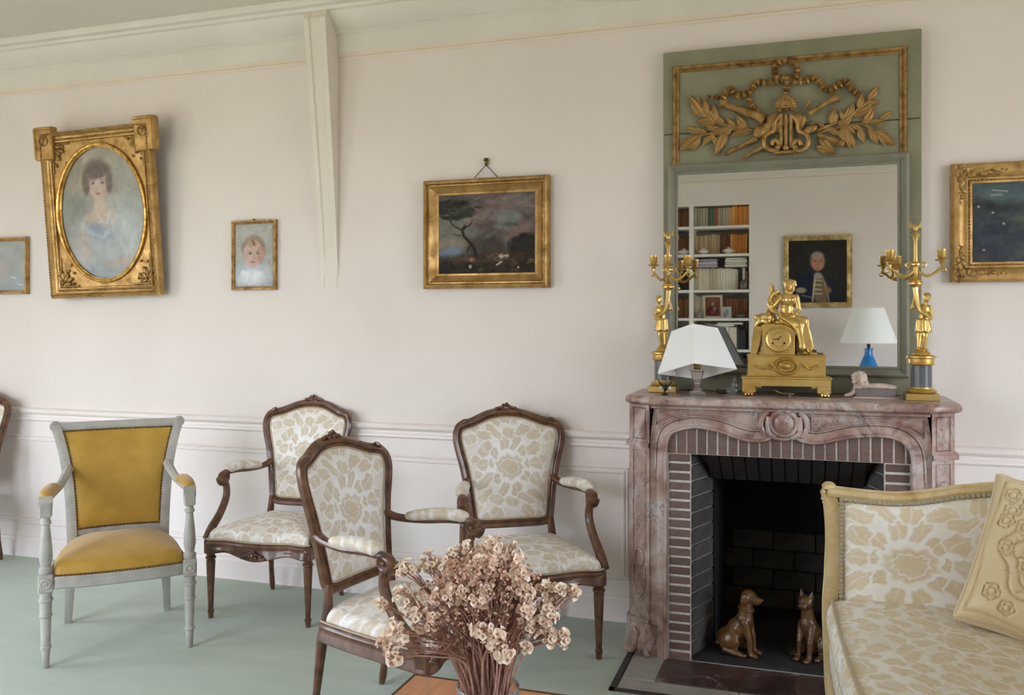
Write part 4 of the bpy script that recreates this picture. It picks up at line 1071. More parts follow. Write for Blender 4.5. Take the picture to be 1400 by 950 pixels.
# landscape on a cord
P = Paint(210, 170, 1.2, '4f4744', 41, .10, 6)
P.ell(.15, .45, .3, .3, '74756c', .8, .8); P.ell(.55, .2, .35, .22, '75605b', .8, .8, 0, .9); P.ell(.72, .33, .14, .13, '6c7272', .6, .9, 0, .8); P.ell(.85, .12, .2, .12, '6b6664', .7, .7, .3, .9); P.ell(.3, .12, .25, .12, '574f4d', .8, .7, 0, .9); P.ell(.82, .5, .14, .10, '80695f', .7, .7, -.5, .5); P.ell(.75, .40, .09, .03, '55504e', .7, .7, 0, .6)
P.ell(.5, .38, .1, .045, '574b48', .7, .7, 0, .6); P.ell(.15, .62, .2, .07, '8a7a6e', .7, .6); P.ell(.12, .74, .14, .08, '69778c', .5, .9, -.2)
P.ell(.5, .68, .18, .15, '3f3632', .4, .85, 0, .6); P.ell(.92, .68, .18, .16, '1f1b18', .3, .97, 0, .5); P.grad(.74, .84, '241d17', .97); P.ell(.7, .82, .22, .10, '3c281d', .6, .8, 0, .6); P.ell(.35, .83, .3, .05, '4c3a2a', .7, .8, 0, .7); P.ell(.2, .92, .4, .06, '1d1a14', .6, .8)
P.line([(.40, .84), (.385, .70), (.34, .62), (.27, .53), (.25, .45), (.28, .40)], .016, '1c1410', .95); P.line([(.25, .45), (.17, .40), (.12, .33)], .008, '1e1714', .9); P.line([(.27, .44), (.34, .38), (.36, .31)], .007, '1e1714', .9); P.line([(.34, .64), (.30, .72), (.33, .78)], .006, '1e1714', .8); P.line([(.24, .52), (.16, .5)], .005, '1e1714', .8)
P.ell(.13, .11, .20, .05, '1f231c', .5, .95, 0, .5); P.ell(.04, .2, .08, .035, '242820', .5, .9, 0, .5); P.ell(.24, .26, .14, .055, '2b2f26', .5, .9, -.2, .6); P.ell(.22, .19, .1, .03, '2f332a', .6, .8, 0, .6)
P.ell(.66, .79, .030, .034, 'b9b0a4', .4, .9, 0, .6); P.ell(.705, .785, .030, .022, 'b3a99c', .4, .9, 0, .6); P.line([(.65, .81), (.645, .835)], .004, 'a59b8e', .8); P.line([(.70, .80), (.71, .83)], .004, 'a59b8e', .8); P.line([(.61, .90), (.66, .86)], .010, 'bdb5ab', .9); P.ell(.335, .915, .016, .024, 'a99c8a', .4, .9, 0, .5); P.ell(.36, .83, .04, .03, '8a6a4c', .5, .9); P.ell(.83, .935, .010, .010, 'd8d0c4', .4, .9)
rq = random.Random(14)
for q in range(60): P.ell(rq.uniform(.0, .42), rq.uniform(.06, .30), rq.uniform(.015, .05), rq.uniform(.008, .02), ('1f231c', '2b2f26', '3a3e34')[q % 3], .6, .75, rq.uniform(-.4, .4), .6)
for q in range(60): P.ell(rq.uniform(.15, 1), rq.uniform(.76, .97), rq.uniform(.012, .05), rq.uniform(.006, .02), ('4a3322', '5c4630', '2a2018', '6a523a')[q % 4], .6, .6, rq.uniform(-.5, .5), .6)
for q in range(26): P.ell(rq.uniform(.35, 1), rq.uniform(.05, .55), rq.uniform(.03, .09), rq.uniform(.01, .03), ('8d756d', '5b4c49', '7c6a68', '6f7472')[q % 4], .8, .5, rq.uniform(-.5, .3), .7)
P.speck(.05, 30); P.speck(.05, 12)
LF = [(0, .010), (.005, .014), (.012, .013), (.036, .030), (.042, .036), (.046, .030), (.052, .030), (.058, .042), (.066, .046), (.072, .042), (.076, .032), (.076, 0), (0, 0)]
t, fo = plain_picture('landscape_painting', 'dark stormy landscape with a bent tree in a gilt frame hung from a brass hook', -1.450, 1.527, .638, .527, .076, P, OIL, GILT, .03, prof=LF)
e = MB(); sw, sh = .638 - .152, .527 - .152
for x, z, i in along(sw, sh, .055, .0125): e.ell((x, -.040, z + .076), (.0052, .006, .0035) if not i else (.0035, .006, .0052), Matrix.Rotation(.6, 3, 'Y'), 6, 4)
e.build('leaf_beading', GILTD, fo)
c = MB()
for s_ in (-1, 1): c.tube([(s_ * .075, -.015, .515), (s_ * .004, -.012, .588)], .0022, 5)
c.build('hanging_cord', simple('dark_cord', '3a2c1c', .8), t)
hk = MB(); hk.box((0, -.008, .606), (.016, .012, .03), None, .003); hk.ell((0, -.014, .592), (.007, .008, .006), None, 8, 5); hk.lathe([(.0, 0), (.014, .0), (.010, .012), (.003, .014)], 10, (0, -.010, .612)); hk.build('picture_hook', simple('dull_brass', '6b5426', .4, .9, '8a6d35'), t)
# painting cut off by the right edge
rr0 = random.Random(33); P = Paint(200, 140, 1.45, '41464a', 51, .07, 5)
P.ell(.15, .10, .3, .14, '55666a', 1.2, .7, .1, .9); P.ell(.25, .2, .22, .08, '64757a', 1.2, .5, .2, .9); P.ell(.1, .75, .35, .3, '373b47', 1.2, .8, 0, .7)
for q in range(50): P.ell(rr0.uniform(0, 1), rr0.uniform(.2, 1), rr0.uniform(.03, .10), rr0.uniform(.02, .06), ('30343a', '474c4a', '52564f', '3b3a42', '5a5250')[q % 5], 1.0, .45, rr0.uniform(-1, 1), .8)
P.speck(.05, 9); P.ell(.42, .45, .18, .06, '5c6550', .7, .8, -.1, .4); P.ell(.55, .55, .12, .05, '75605a', .6, .8, 0, .4); P.ell(.6, .82, .3, .08, '554a4a', .7, .7); P.ell(.75, .35, .22, .2, '4b564e', .7, .8, 0, .4)
for a in ((.12, .10, .2, .12), (.3, .10, .34, .13), (.11, .16, .17, .165), (.58, .66, .64, .67)): P.line([(a[0], a[1]), (a[2], a[3])], .006, 'a9b3b3', .8)
for u, v in ((.04, .3), (.12, .38), (.18, .52), (.07, .84), (.36, .62)): P.ell(u, v, .008, .014, 'b5b4ae', .5, .8)
P.speck(.05, 30)
RF = [(0, .018), (.010, .022), (.014, .018), (.022, .020), (.034, .034), (.056, .046), (.070, .046), (.076, .038), (.080, .03), (.080, 0), (0, 0)]
RW, RH = .80, .478
t, fo = plain_picture('ornate_painting', 'murky landscape in a heavy gilt frame with carved corners, right edge', .563 + RW / 2, 1.529, RW, RH, .080, P, OIL, GILT, .03, prof=RF)
sw, sh = RW - .16, RH - .16; rr = random.Random(9)
for sx_ in (-1, 1):
    for sz_ in (0, 1):
        m = MB(); cx, cz = sx_ * (RW / 2 - .034), .034 if not sz_ else RH - .034; dz = 1 if not sz_ else -1
        for k in range(16):
            a = k * 2.4; q = .007 * math.sqrt(k); m.ell((cx + q * math.cos(a), -.048 + .0012 * k, cz + q * math.sin(a)), (.011, .010, .011), None, 7, 5)
        for k in range(9):
            q = .03 + .012 * k; s_ = .014 * (1 - k / 14)
            m.ell((cx - sx_ * q * 1.3, -.044 + .001 * k, cz + rr.uniform(-.012, .012)), (s_ * 1.3, .010, s_), Matrix.Rotation(rr.uniform(-.7, .7), 3, 'Y'), 7, 5)
            m.ell((cx + rr.uniform(-.012, .012), -.044 + .001 * k, cz + dz * q), (s_, .010, s_ * 1.3), Matrix.Rotation(rr.uniform(-.7, .7), 3, 'Y'), 7, 5)
        for k in range(8): m.ell((cx + sx_ * rr.uniform(-.03, .024), -.040, cz - dz * rr.uniform(-.03, .024)), (.013, .012, .013), None, 7, 5)
        m.build('corner_ornament', GILTD, fo)
e = MB()
for x, z, i in along(sw, sh, .011, .014): e.ell((x, -.022, z + .08), (.005, .004, .0035), None, 6, 4)
e.build('inner_beading', GILTD, fo)

# ---------------------------------------------------------------- overmantel mirror
def wallpt(u, v, Y):
    """photograph pixel -> point on the vertical plane y = Y"""
    s_, c_ = math.sin(math.atan(1 / 3)), math.cos(math.atan(1 / 3)); x, y = (u - 700) / 1200, -(v - 436) / 1200
    q = (Y + CAM_D) / (s_ * x + c_); return Vector(((c_ * x - s_) * q, Y, CAM_H + y * q))
TR = thing('overmantel_mirror', 'tall green painted overmantel mirror with gilt carved trophy of lyre and branches above the glass', 'mirror', (-.075, -.03, 1.066))
def tr(mb, name, mat, parent=TR, smooth=35): return mb.build(name, mat, parent, smooth, world=True)
TX0, TX1, TZ1 = -.596, .452, 2.563
tr(MB().span(TX0, TX1, -.05, -.001, 1.066, 2.197, .003), 'back_panel', GREEN)
tr(MB().span(TX0, TX1, -.05, -.001, 2.2, TZ1, .003), 'back_panel', GREEN)
# gilt fillet
fm = MB(); PTS = [(-.541, -.05, 2.06), (-.541, -.05, 2.482), (.384, -.05, 2.482), (.384, -.05, 2.06)]
fm.sweep([(-.014, 0), (-.014, .006), (-.008, .011), (-.003, .006), (.003, .012), (.010, .012), (.014, .004), (.014, 0)], frame2(PTS, (0, -1, 0)))
tr(fm, 'gilt_fillet', GILTD)
GX0, GX1, GZ0, GZ1 = -.528, .358, 1.186, 2.012
w, h = GX1 - GX0, GZ1 - GZ0
fr = frame2([(GX0, -.05, GZ0), (GX1, -.05, GZ0), (GX1, -.05, GZ1), (GX0, -.05, GZ1)], (0, -1, 0), True)
GREEN2 = simple('grey_green_paint', '7e7c6c', .48, col2='8a8878', scale=8, bump=.05)
tr(MB().sweep([(0, .004), (-.005, .014), (-.010, .016), (-.014, .012), (-.022, .018), (-.030, .030), (-.036, .034), (-.042, .030), (-.043, .018), (-.048, .014), (-.048, 0), (0, 0)], fr, True), 'mirror_frame', GREEN2)
mm = N('mirror_glass'); mm.set(Base_Color=(.76, .76, .745, 1), Metallic=1.0, Roughness=.015)
tr(MB().span(GX0 - .004, GX1 + .004, -.058, -.050, GZ0 - .004, GZ1 + .004), 'glass', mm.m, smooth=0)
# carved trophy; positions were read off an enlargement of the carving (3.5 x, from (880, 30))
YT = -.056
def z5(x, y, off=0.): return wallpt(880 + x / 3.5, 30 + y / 3.5, YT - off)
def leaf_mesh():
    m = MB(); R = []
    for i in range(9):
        t = i / 8; wd = .17 * math.sin(PI * min(1, t ** .8 * .98 + .02)) ** .9 + .004; b = .10 * math.sin(PI * t)
        R.append([(-wd, -b * .35 - .02, t), (-wd * .5, -b * .9 - .03, t), (0, -b * .65 - .02, t), (wd * .5, -b * .9 - .03, t), (wd, -b * .35 - .02, t), (0, .03, t)])
    return m.rings(R).mesh('leaf', GILTD)
LEAF = leaf_mesh()
def branch(stem, leaves, root):
    s_ = MB().tube(catmull([tuple(z5(x, y, .006)) for x, y in stem], 5), [.0055] * (5 * (len(stem) - 1)) + [.003], 6); b = tr(s_, 'olive_branch', GILTD)
    cs = catmull(stem, 4); extra = []
    for q in range(2, len(cs) - 1, 2):                            # smaller leaves between the large ones
        (ax, ay), (bx_, by_) = cs[q - 1], cs[q + 1]; L = math.hypot(bx_ - ax, by_ - ay) or 1; tx, ty = (bx_ - ax) / L, (by_ - ay) / L; sd = 1 if (q // 2) % 2 else -1; ln = RNG.uniform(48, 72)
        extra.append((cs[q][0], cs[q][1], cs[q][0] + (tx * .8 - sd * ty * .6) * ln, cs[q][1] + (ty * .8 + sd * tx * .6) * ln))
    for (x0, y0, x1, y1) in list(leaves) + extra:
        a, c = z5(x0, y0, .004), z5(x1, y1, .014); d = c - a; L = d.length
        ang = math.atan2(d.x, d.z)
        inst(LEAF, 'leaf', b, a - Vector(TR.location), (0, ang, 0), (L * RNG.uniform(1.15, 1.45), L * 1.2, L * 1.12))
branch([(540, 520), (430, 500), (345, 478), (290, 440), (240, 385)], [(290, 455, 222, 360), (300, 445, 292, 372), (345, 478, 335, 395), (335, 472, 255, 475), (440, 505, 400, 462), (490, 505, 447, 448), (520, 520, 430, 532), (345, 480, 310, 420), (270, 425, 225, 400)], TR)
branch([(545, 535), (420, 512), (340, 530), (270, 545), (200, 595)], [(270, 545, 178, 608), (265, 560, 228, 608), (275, 530, 203, 505), (310, 545, 284, 588), (385, 530, 345, 628), (385, 525, 391, 582), (425, 512, 340, 532), (350, 525, 300, 495), (250, 555, 215, 560), (480, 520, 420, 545), (330, 545, 360, 590)], TR)
branch([(830, 520), (900, 490), (960, 468), (1030, 415), (1085, 365)], [(1075, 372, 1122, 308), (1035, 415, 1100, 375), (985, 452, 1002, 390), (955, 470, 943, 425), (1005, 440, 1092, 408), (900, 490, 912, 415), (1030, 400, 1048, 335), (930, 482, 985, 470), (870, 505, 830, 480)], TR)
branch([(840, 530), (950, 500), (1040, 488), (1110, 525), (1150, 548)], [(1130, 470, 1188, 428), (1060, 480, 1100, 408), (1075, 478, 1142, 470), (1110, 525, 1197, 582), (1085, 515, 1117, 578), (1030, 505, 1052, 572), (955, 500, 985, 592), (945, 505, 962, 580), (970, 495, 1010, 528), (985, 535, 1008, 592), (840, 545, 905, 612), (825, 595, 912, 622), (870, 555, 955, 585), (1110, 500, 1150, 480)], TR)
def ribbon(pts, w=.026, n=9, name='ribbon'):
    P = catmull([(x, y) for x, y in pts], n); R = []
    for i, (x, y) in enumerate(P):
        a = P[max(i - 1, 0)]; b = P[min(i + 1, len(P) - 1)]; tx, ty = b[0] - a[0], b[1] - a[1]; L = math.hypot(tx, ty) or 1
        nx_, ny = -ty / L, tx / L; hw = w / 2 * 1450 * (.88 + .12 * math.cos(i * 1.1)); off = .014 + .008 * math.sin(i * 1.25)
        R.append([z5(x + nx_ * hw, y + ny * hw, off - .003), z5(x + nx_ * hw * .5, y + ny * hw * .5, off + .003), z5(x, y, off + .006), z5(x - nx_ * hw * .5, y - ny * hw * .5, off + .003), z5(x - nx_ * hw, y - ny * hw, off - .003), z5(x, y, off - .008)])
    return tr(MB().rings(R), name, GILTD, smooth=25)
ribbon([(672, 280), (630, 250), (635, 205), (680, 185), (725, 205), (732, 250), (690, 280)], .024)
ribbon([(680, 250), (684, 300), (678, 345)], .024)
ribbon([(645, 285), (590, 292), (540, 290), (505, 335), (455, 352), (412, 322), (372, 370)])
ribbon([(505, 335), (508, 385), (550, 430)], .022)
ribbon([(712, 285), (770, 282), (820, 268), (860, 312), (890, 325), (935, 300), (972, 285), (1000, 322), (1030, 348)])
ribbon([(372, 370), (340, 360), (300, 358)], .014)
k = MB(); k.ell(z5(680, 268, .016), (.018, .014, .014), None, 9, 6); tr(k, 'ribbon_knot', GILTD)
def rod(pts, rad, name, n=9):
    P = [tuple(z5(x, y, o)) for x, y, o in pts]; tr(MB().tube(P, rad, n), name, GILTD)
rod([(365, 392, .018), (385, 388, .018), (405, 402, .018), (490, 432, .018), (575, 458, .018)], [.020, .021, .014, .017, .020], 'torch')
rod([(930, 358, .02), (905, 372, .02), (880, 384, .02), (790, 440, .02)], [.024, .015, .010, .013], 'trumpet')
rod([(388, 634, .012), (540, 556, .014)], [.008, .013], 'arrow'); rod([(470, 655, .012), (590, 585, .014)], [.005, .014], 'arrow')
rod([(835, 540, .012), (960, 586, .012)], [.010, .014], 'arrow'); rod([(520, 436, .02), (575, 470, .02)], [.014, .020], 'quiver')
rod([(770, 420, .010), (800, 365, .010)], [.006, .003], 'arrow'); rod([(765, 470, .010), (805, 475, .010)], [.008, .004], 'arrow')
ly = MB()
for x in (656, 680, 704): ly.tube([tuple(z5(x, 440, .022)), tuple(z5(x, 605, .022))], .0075, 7)
for s_ in (-1, 1):
    c = 682 + s_ * 62
    ly.tube(catmull([tuple(z5(682 + s_ * a, b, o)) for a, b, o in ((30, 450, .02), (55, 480, .02), (60, 520, .02), (100, 545, .024), (104, 590, .026), (70, 615, .026), (40, 605, .026), (38, 575, .026), (62, 568, .026), (70, 590, .026))], 5), .0105, 8)
    ly.ell(z5(682 + s_ * 42, 600, .03), (.013, .013, .013), None, 8, 6)
ly.ell(z5(680, 602, .032), (.014, .014, .013), None, 8, 6); a, b = z5(620, 632, 0), z5(722, 640, 0); ly.span(a.x, b.x, YT - .03, YT, a.z - .006, a.z + .008, .003)
tr(ly, 'lyre', GILTD)
mk = MB(); c = z5(680, 400, .02)
for q in range(13):
    an = -.55 + q * (PI + 1.1) / 12; mk.ell(c + Vector((math.cos(an) * .030, 0, math.sin(an) * .030)), (.011, .012, .015), Matrix.Rotation(-an + PI / 2, 3, 'Y'), 7, 5)
mk.ell(c + Vector((0, -.004, .004)), (.024, .018, .028), None, 10, 7); mk.ell(c + Vector((0, -.022, 0)), (.004, .006, .008), None, 6, 5)
mk.lathe([(.034, -.004), (.037, 0), (.034, .004)], 18, c + Vector((0, .004, -.012))); tr(mk, 'mask', GILTD)
dr = MB()
for s_ in (-1, 1):
    for (x, y, w_, h_, r_) in ((60, 470, .014, .034, .2), (78, 480, .013, .036, .35), (48, 462, .010, .028, .1), (100, 520, .014, .026, .7), (125, 512, .018, .024, .9)):
        dr.ell(z5(682 + s_ * x, y, .012), (w_, .012, h_), Matrix.Rotation(s_ * r_, 3, 'Y'), 8, 6)
dr.ell(z5(555, 528, .018), (.030, .014, .026), Matrix.Rotation(-.8, 3, 'Y'), 9, 6); dr.ell(z5(590, 500, .014), (.030, .012, .018), Matrix.Rotation(-.5, 3, 'Y'), 8, 6); dr.ell(z5(680, 478, .012), (.030, .010, .026), None, 8, 6); dr.ell(z5(580, 520, .014), (.03, .012, .02), None, 8, 6); dr.ell(z5(640, 500, .012), (.03, .012, .03), None, 8, 6); sculpt(dr, 'drapery', GILTD, TR, .003, 1, True)
# ---------------------------------------------------------------- on the mantelpiece
MZ = 1.0655
def seg(m, a, b, r0, r1, n=10):
    m.tube([a, Vector(a).lerp(Vector(b), .5), b], [r0, (r0 + r1) / 2, r1], n); m.ell(a, r0, None, n, 6); m.ell(b, r1, None, n, 6)
def clock():
    t = thing('mantel_clock', 'gilt bronze mantel clock with a seated winged figure on top', 'clock', (-.074, -.185, MZ), math.radians(4))
    b = MB(); w, d = .172, .058
    b.span(-w, w, -d, d, .040, .078, .003); b.span(-w - .004, w + .004, -d - .004, d + .004, .070, .079, .002)
    for s_ in (-1, 1):
        b.span(s_ * (w - .052), s_ * w, -d, d, .012, .045, .004)
        b.tube(catmull([(s_ * (w - .05), -d + .002, .040), (s_ * (w - .075), -d + .002, .038)], 3), .006, 6)
        for y in (-d + .012, d - .012):
            b.ell((s_ * (w - .024), y, .012), (.022, .018, .0125), None, 10, 6)
            for k in (-1, 0, 1): b.ell((s_ * (w - .024) + k * .012, y - .012, .008), (.006, .010, .008), None, 7, 5)
    o = b.build('base', ORMOLU, t, 30)
    u = MB(); u.span(-.152, .152, -.048, .048, .079, .166, .003); u.span(-.155, .155, -.051, .051, .079, .086, .002); u.span(-.154, .154, -.050, .050, .160, .168, .002)
    uo = u.build('plinth', ORMOLU, t, 30)
    r = MB(); Mx_ = Matrix.Rotation(PI / 2, 3, 'X')
    ring = [(math.cos(2 * PI * k / 26) * .045, -.050, .122 + math.sin(2 * PI * k / 26) * .030) for k in range(26)]
    r.tube(ring, .0085, 6, closed=True); rr = random.Random(2)
    for k in range(26): r.ell((ring[k][0] + rr.uniform(-.004, .004), -.054, ring[k][2]), (.0075, .008, .0055), None, 6, 4)
    r.tube(catmull([(-.03, -.052, .118), (-.01, -.056, .124), (.01, -.054, .116), (.03, -.055, .126)], 4), .007, 6); r.ell((0, -.05, .122), (.022, .008, .014), None, 8, 5); r.ell((-.015, -.053, .130), (.012, .007, .008), None, 7, 5)
    for s_ in (-1, 1):
        r.tube(catmull([(s_ * .045, -.052, .116), (s_ * .065, -.055, .130), (s_ * .085, -.053, .112), (s_ * .105, -.054, .118), (s_ * .122, -.052, .126)], 4), [.009, .008, .0075, .0075, .007] + [.0065] * 8 + [.006] * 3 + [.008], 6)
    for k in range(6): r.ell((-.012 - .012 * k, -.052, .096 + .004 * k), (.008, .005, .006), None, 6, 4)
    r.build('wreath_relief', ORMOLU, uo)
    c = MB(); cx = -.030; P = [(-.064, 0), (.064, 0), (.064, .085)] + [(.064 * math.cos(a), .085 + .040 * math.sin(a)) for a in np.linspace(.15, PI / 2, 8)] + [(-.05, .127), (-.062, .122)]
    c.prism(P, .085, Matrix.Translation((cx, -.045, .168)), .002); co = c.build('clock_case', ORMOLU, t, 30)
    f = MB(); f.lathe([(.050, 0), (.050, .005), (.046, .008), (.042, .006), (.030, .007), (.028, .004), (.004, .004)], 32, (cx, -.045, .168 + .062), Mx_)
    for k in range(24): a = 2 * PI * k / 24; f.ell((cx + .054 * math.cos(a), -.046, .230 + .054 * math.sin(a)), (.0055, .004, .0045), None, 6, 4)
    fo = f.build('dial', ORMOLU, co, 40)
    hd = MB(); hd.tube([(cx - .022, -.0535, .232), (cx, -.0535, .232)], .0016, 5); hd.tube([(cx, -.054, .232), (cx + .010, -.054, .246)], .0018, 5); hd.ell((cx, -.053, .232), .003, None, 7, 5)
    hd.build('clock_hands', simple('blued_steel', '2a2014', .4, .6), fo)
    kh = MB()
    for s_ in (-1, 1): kh.lathe([(.0042, 0), (.0042, .002), (.0005, .002)], 10, (cx + s_ * .023, -.0515, .216), Mx_)
    kh.build('winding_hole', simple('black_hole', '0c0a08', .8), fo)
    # quiver, torch and garland to the left of the case
    q = MB(); q.rings([[(x - w_, -.02 - w_, z), (x + w_, -.02 - w_, z), (x + w_, -.02 + w_, z), (x - w_, -.02 + w_, z)] for x, w_, z in ((-.128, .012, .168), (-.120, .015, .21), (-.112, .017, .268), (-.109, .020, .276), (-.108, .020, .284))])
    q.tube([(-.102, -.02, .168), (-.094, -.02, .186)], [.010, .004], 8); q.build('quiver', ORMOLU, t, 30)
    g = MB(); rr = random.Random(6)
    for k in range(16): g.ell((-.085 + rr.uniform(-.032, .030), -.022 + rr.uniform(-.015, .012), .304 + rr.uniform(-.022, .026)), (rr.uniform(.010, .018), .012, rr.uniform(.010, .018)), Euler((0, rr.uniform(-1, 1), 0)).to_matrix(), 7, 5)
    g.tube(catmull([(-.122, -.02, .282), (-.105, -.025, .305), (-.085, -.025, .328), (-.065, -.02, .338)], 4), .010, 7); sculpt(g, 'trophy', ORMOLU, t, .0032, 2)
    # seated figure: one continuous skin
    m = MB(); S3 = lambda *p: Vector(p)
    pel, chest, neck, head = S3(.004, .0, .318), S3(.008, -.002, .392), S3(.012, -.004, .425), S3(.014, -.012, .452)
    m.ell(pel, (.036, .032, .028)); m.ell(S3(.004, 0, .352), (.027, .021, .034)); m.ell(chest, (.034, .024, .032), Matrix.Rotation(.1, 3, 'Y'), 12, 8)
    for s_ in (-1, 1): m.ell(chest + S3(s_ * .014, -.018, .0), (.012, .010, .012))
    seg(m, chest + S3(0, 0, .02), neck + S3(0, 0, .01), .014, .012); m.ell(head, (.020, .024, .027), Matrix.Rotation(.25, 3, 'X'), 12, 9)
    m.ell(head + S3(-.003, -.025, -.004), (.004, .006, .007)); m.ell(head + S3(-.001, -.020, -.015), (.007, .006, .003))
    for s_ in (-1, 1): m.ell(head + S3(s_ * .008 - .002, -.022, .004), (.004, .003, .0025))
    for k in range(9): a = k * .7; m.ell(head + S3(math.cos(a) * .016 + .002, .010 + math.sin(a) * .012, .012), (.011, .011, .011))
    m.ell(head + S3(.004, .020, .0), (.014, .012, .014))
    # arms: left one reaches out, right one rests on the lap
    seg(m, chest + S3(-.030, 0, .014), S3(-.052, -.012, .366), .011, .009); seg(m, S3(-.052, -.012, .366), S3(-.064, -.032, .386), .009, .007); m.ell(S3(-.066, -.036, .390), (.009, .007, .009))
    seg(m, chest + S3(.034, 0, .014), S3(.052, -.006, .352), .0115, .0095); seg(m, S3(.052, -.006, .352), S3(.030, -.034, .328), .009, .007); m.ell(S3(.024, -.038, .326), (.010, .007, .008))
    for k in range(4): m.tube([S3(.020, -.040 + .004 * k, .326), S3(.010, -.043 + .004 * k, .322)], .0026, 5)
    # draped legs
    seg(m, pel + S3(.014, -.012, -.006), S3(.070, -.040, .305), .026, .021); seg(m, S3(.070, -.040, .305), S3(.082, -.045, .205), .019, .013); seg(m, S3(.082, -.045, .20), S3(.094, -.062, .180), .011, .009); m.ell(S3(.098, -.070, .176), (.009, .014, .006))
    seg(m, pel + S3(-.008, -.014, -.006), S3(.050, -.050, .288), .026, .020); seg(m, S3(.050, -.050, .288), S3(.064, -.052, .198), .018, .012); m.ell(S3(.072, -.066, .178), (.009, .014, .006))
    for k in range(9):
        a = k / 8; m.tube(catmull([S3(-.02 + .05 * a, -.036, .322 - .004 * k), S3(.02 + .05 * a, -.052, .296 + .006 * math.sin(k)), S3(.050 + .04 * a, -.058, .25), S3(.055 + .045 * a, -.054, .195 + .008 * (k % 2))], 4), [.009, .008, .0075, .007] + [.007] * 9, 6)
    m.ell(S3(.0, .0, .297), (.046, .034, .014)); m.ell(S3(-.02, -.01, .300), (.030, .028, .012))
    # wing and veil behind the shoulder
    for k in range(7):
        a = k / 6; m.tube(catmull([S3(-.022 - .004 * k, .010 + .002 * k, .400 - .012 * k), S3(-.052 - .004 * k, .016, .432 - .020 * k), S3(-.058 - .002 * k, .018, .462 - .028 * k)], 4), [.009] * 4 + [.010] * 4 + [.007], 7, flat=.6)
    m.tube(catmull([S3(-.028, -.012, .43), S3(-.056, -.018, .412), S3(-.068, -.02, .375), S3(-.05, -.022, .345), S3(-.02, -.022, .335)], 5), .0085, 7)
    sculpt(m, 'seated_figure', ORMOLU, t, .0026, 3)
    rk = MB()
    for k in range(6): rk.ell((.052 + .012 * k, -.020 + .010 * (k % 3 - 1), .172), (.016, .014, .010), None, 7, 5)
    rk.span(.036, .070, -.02, .035, .168, .25, .006); sculpt(rk, 'rock_seat', GILTD, t, .004, 2)
clock()
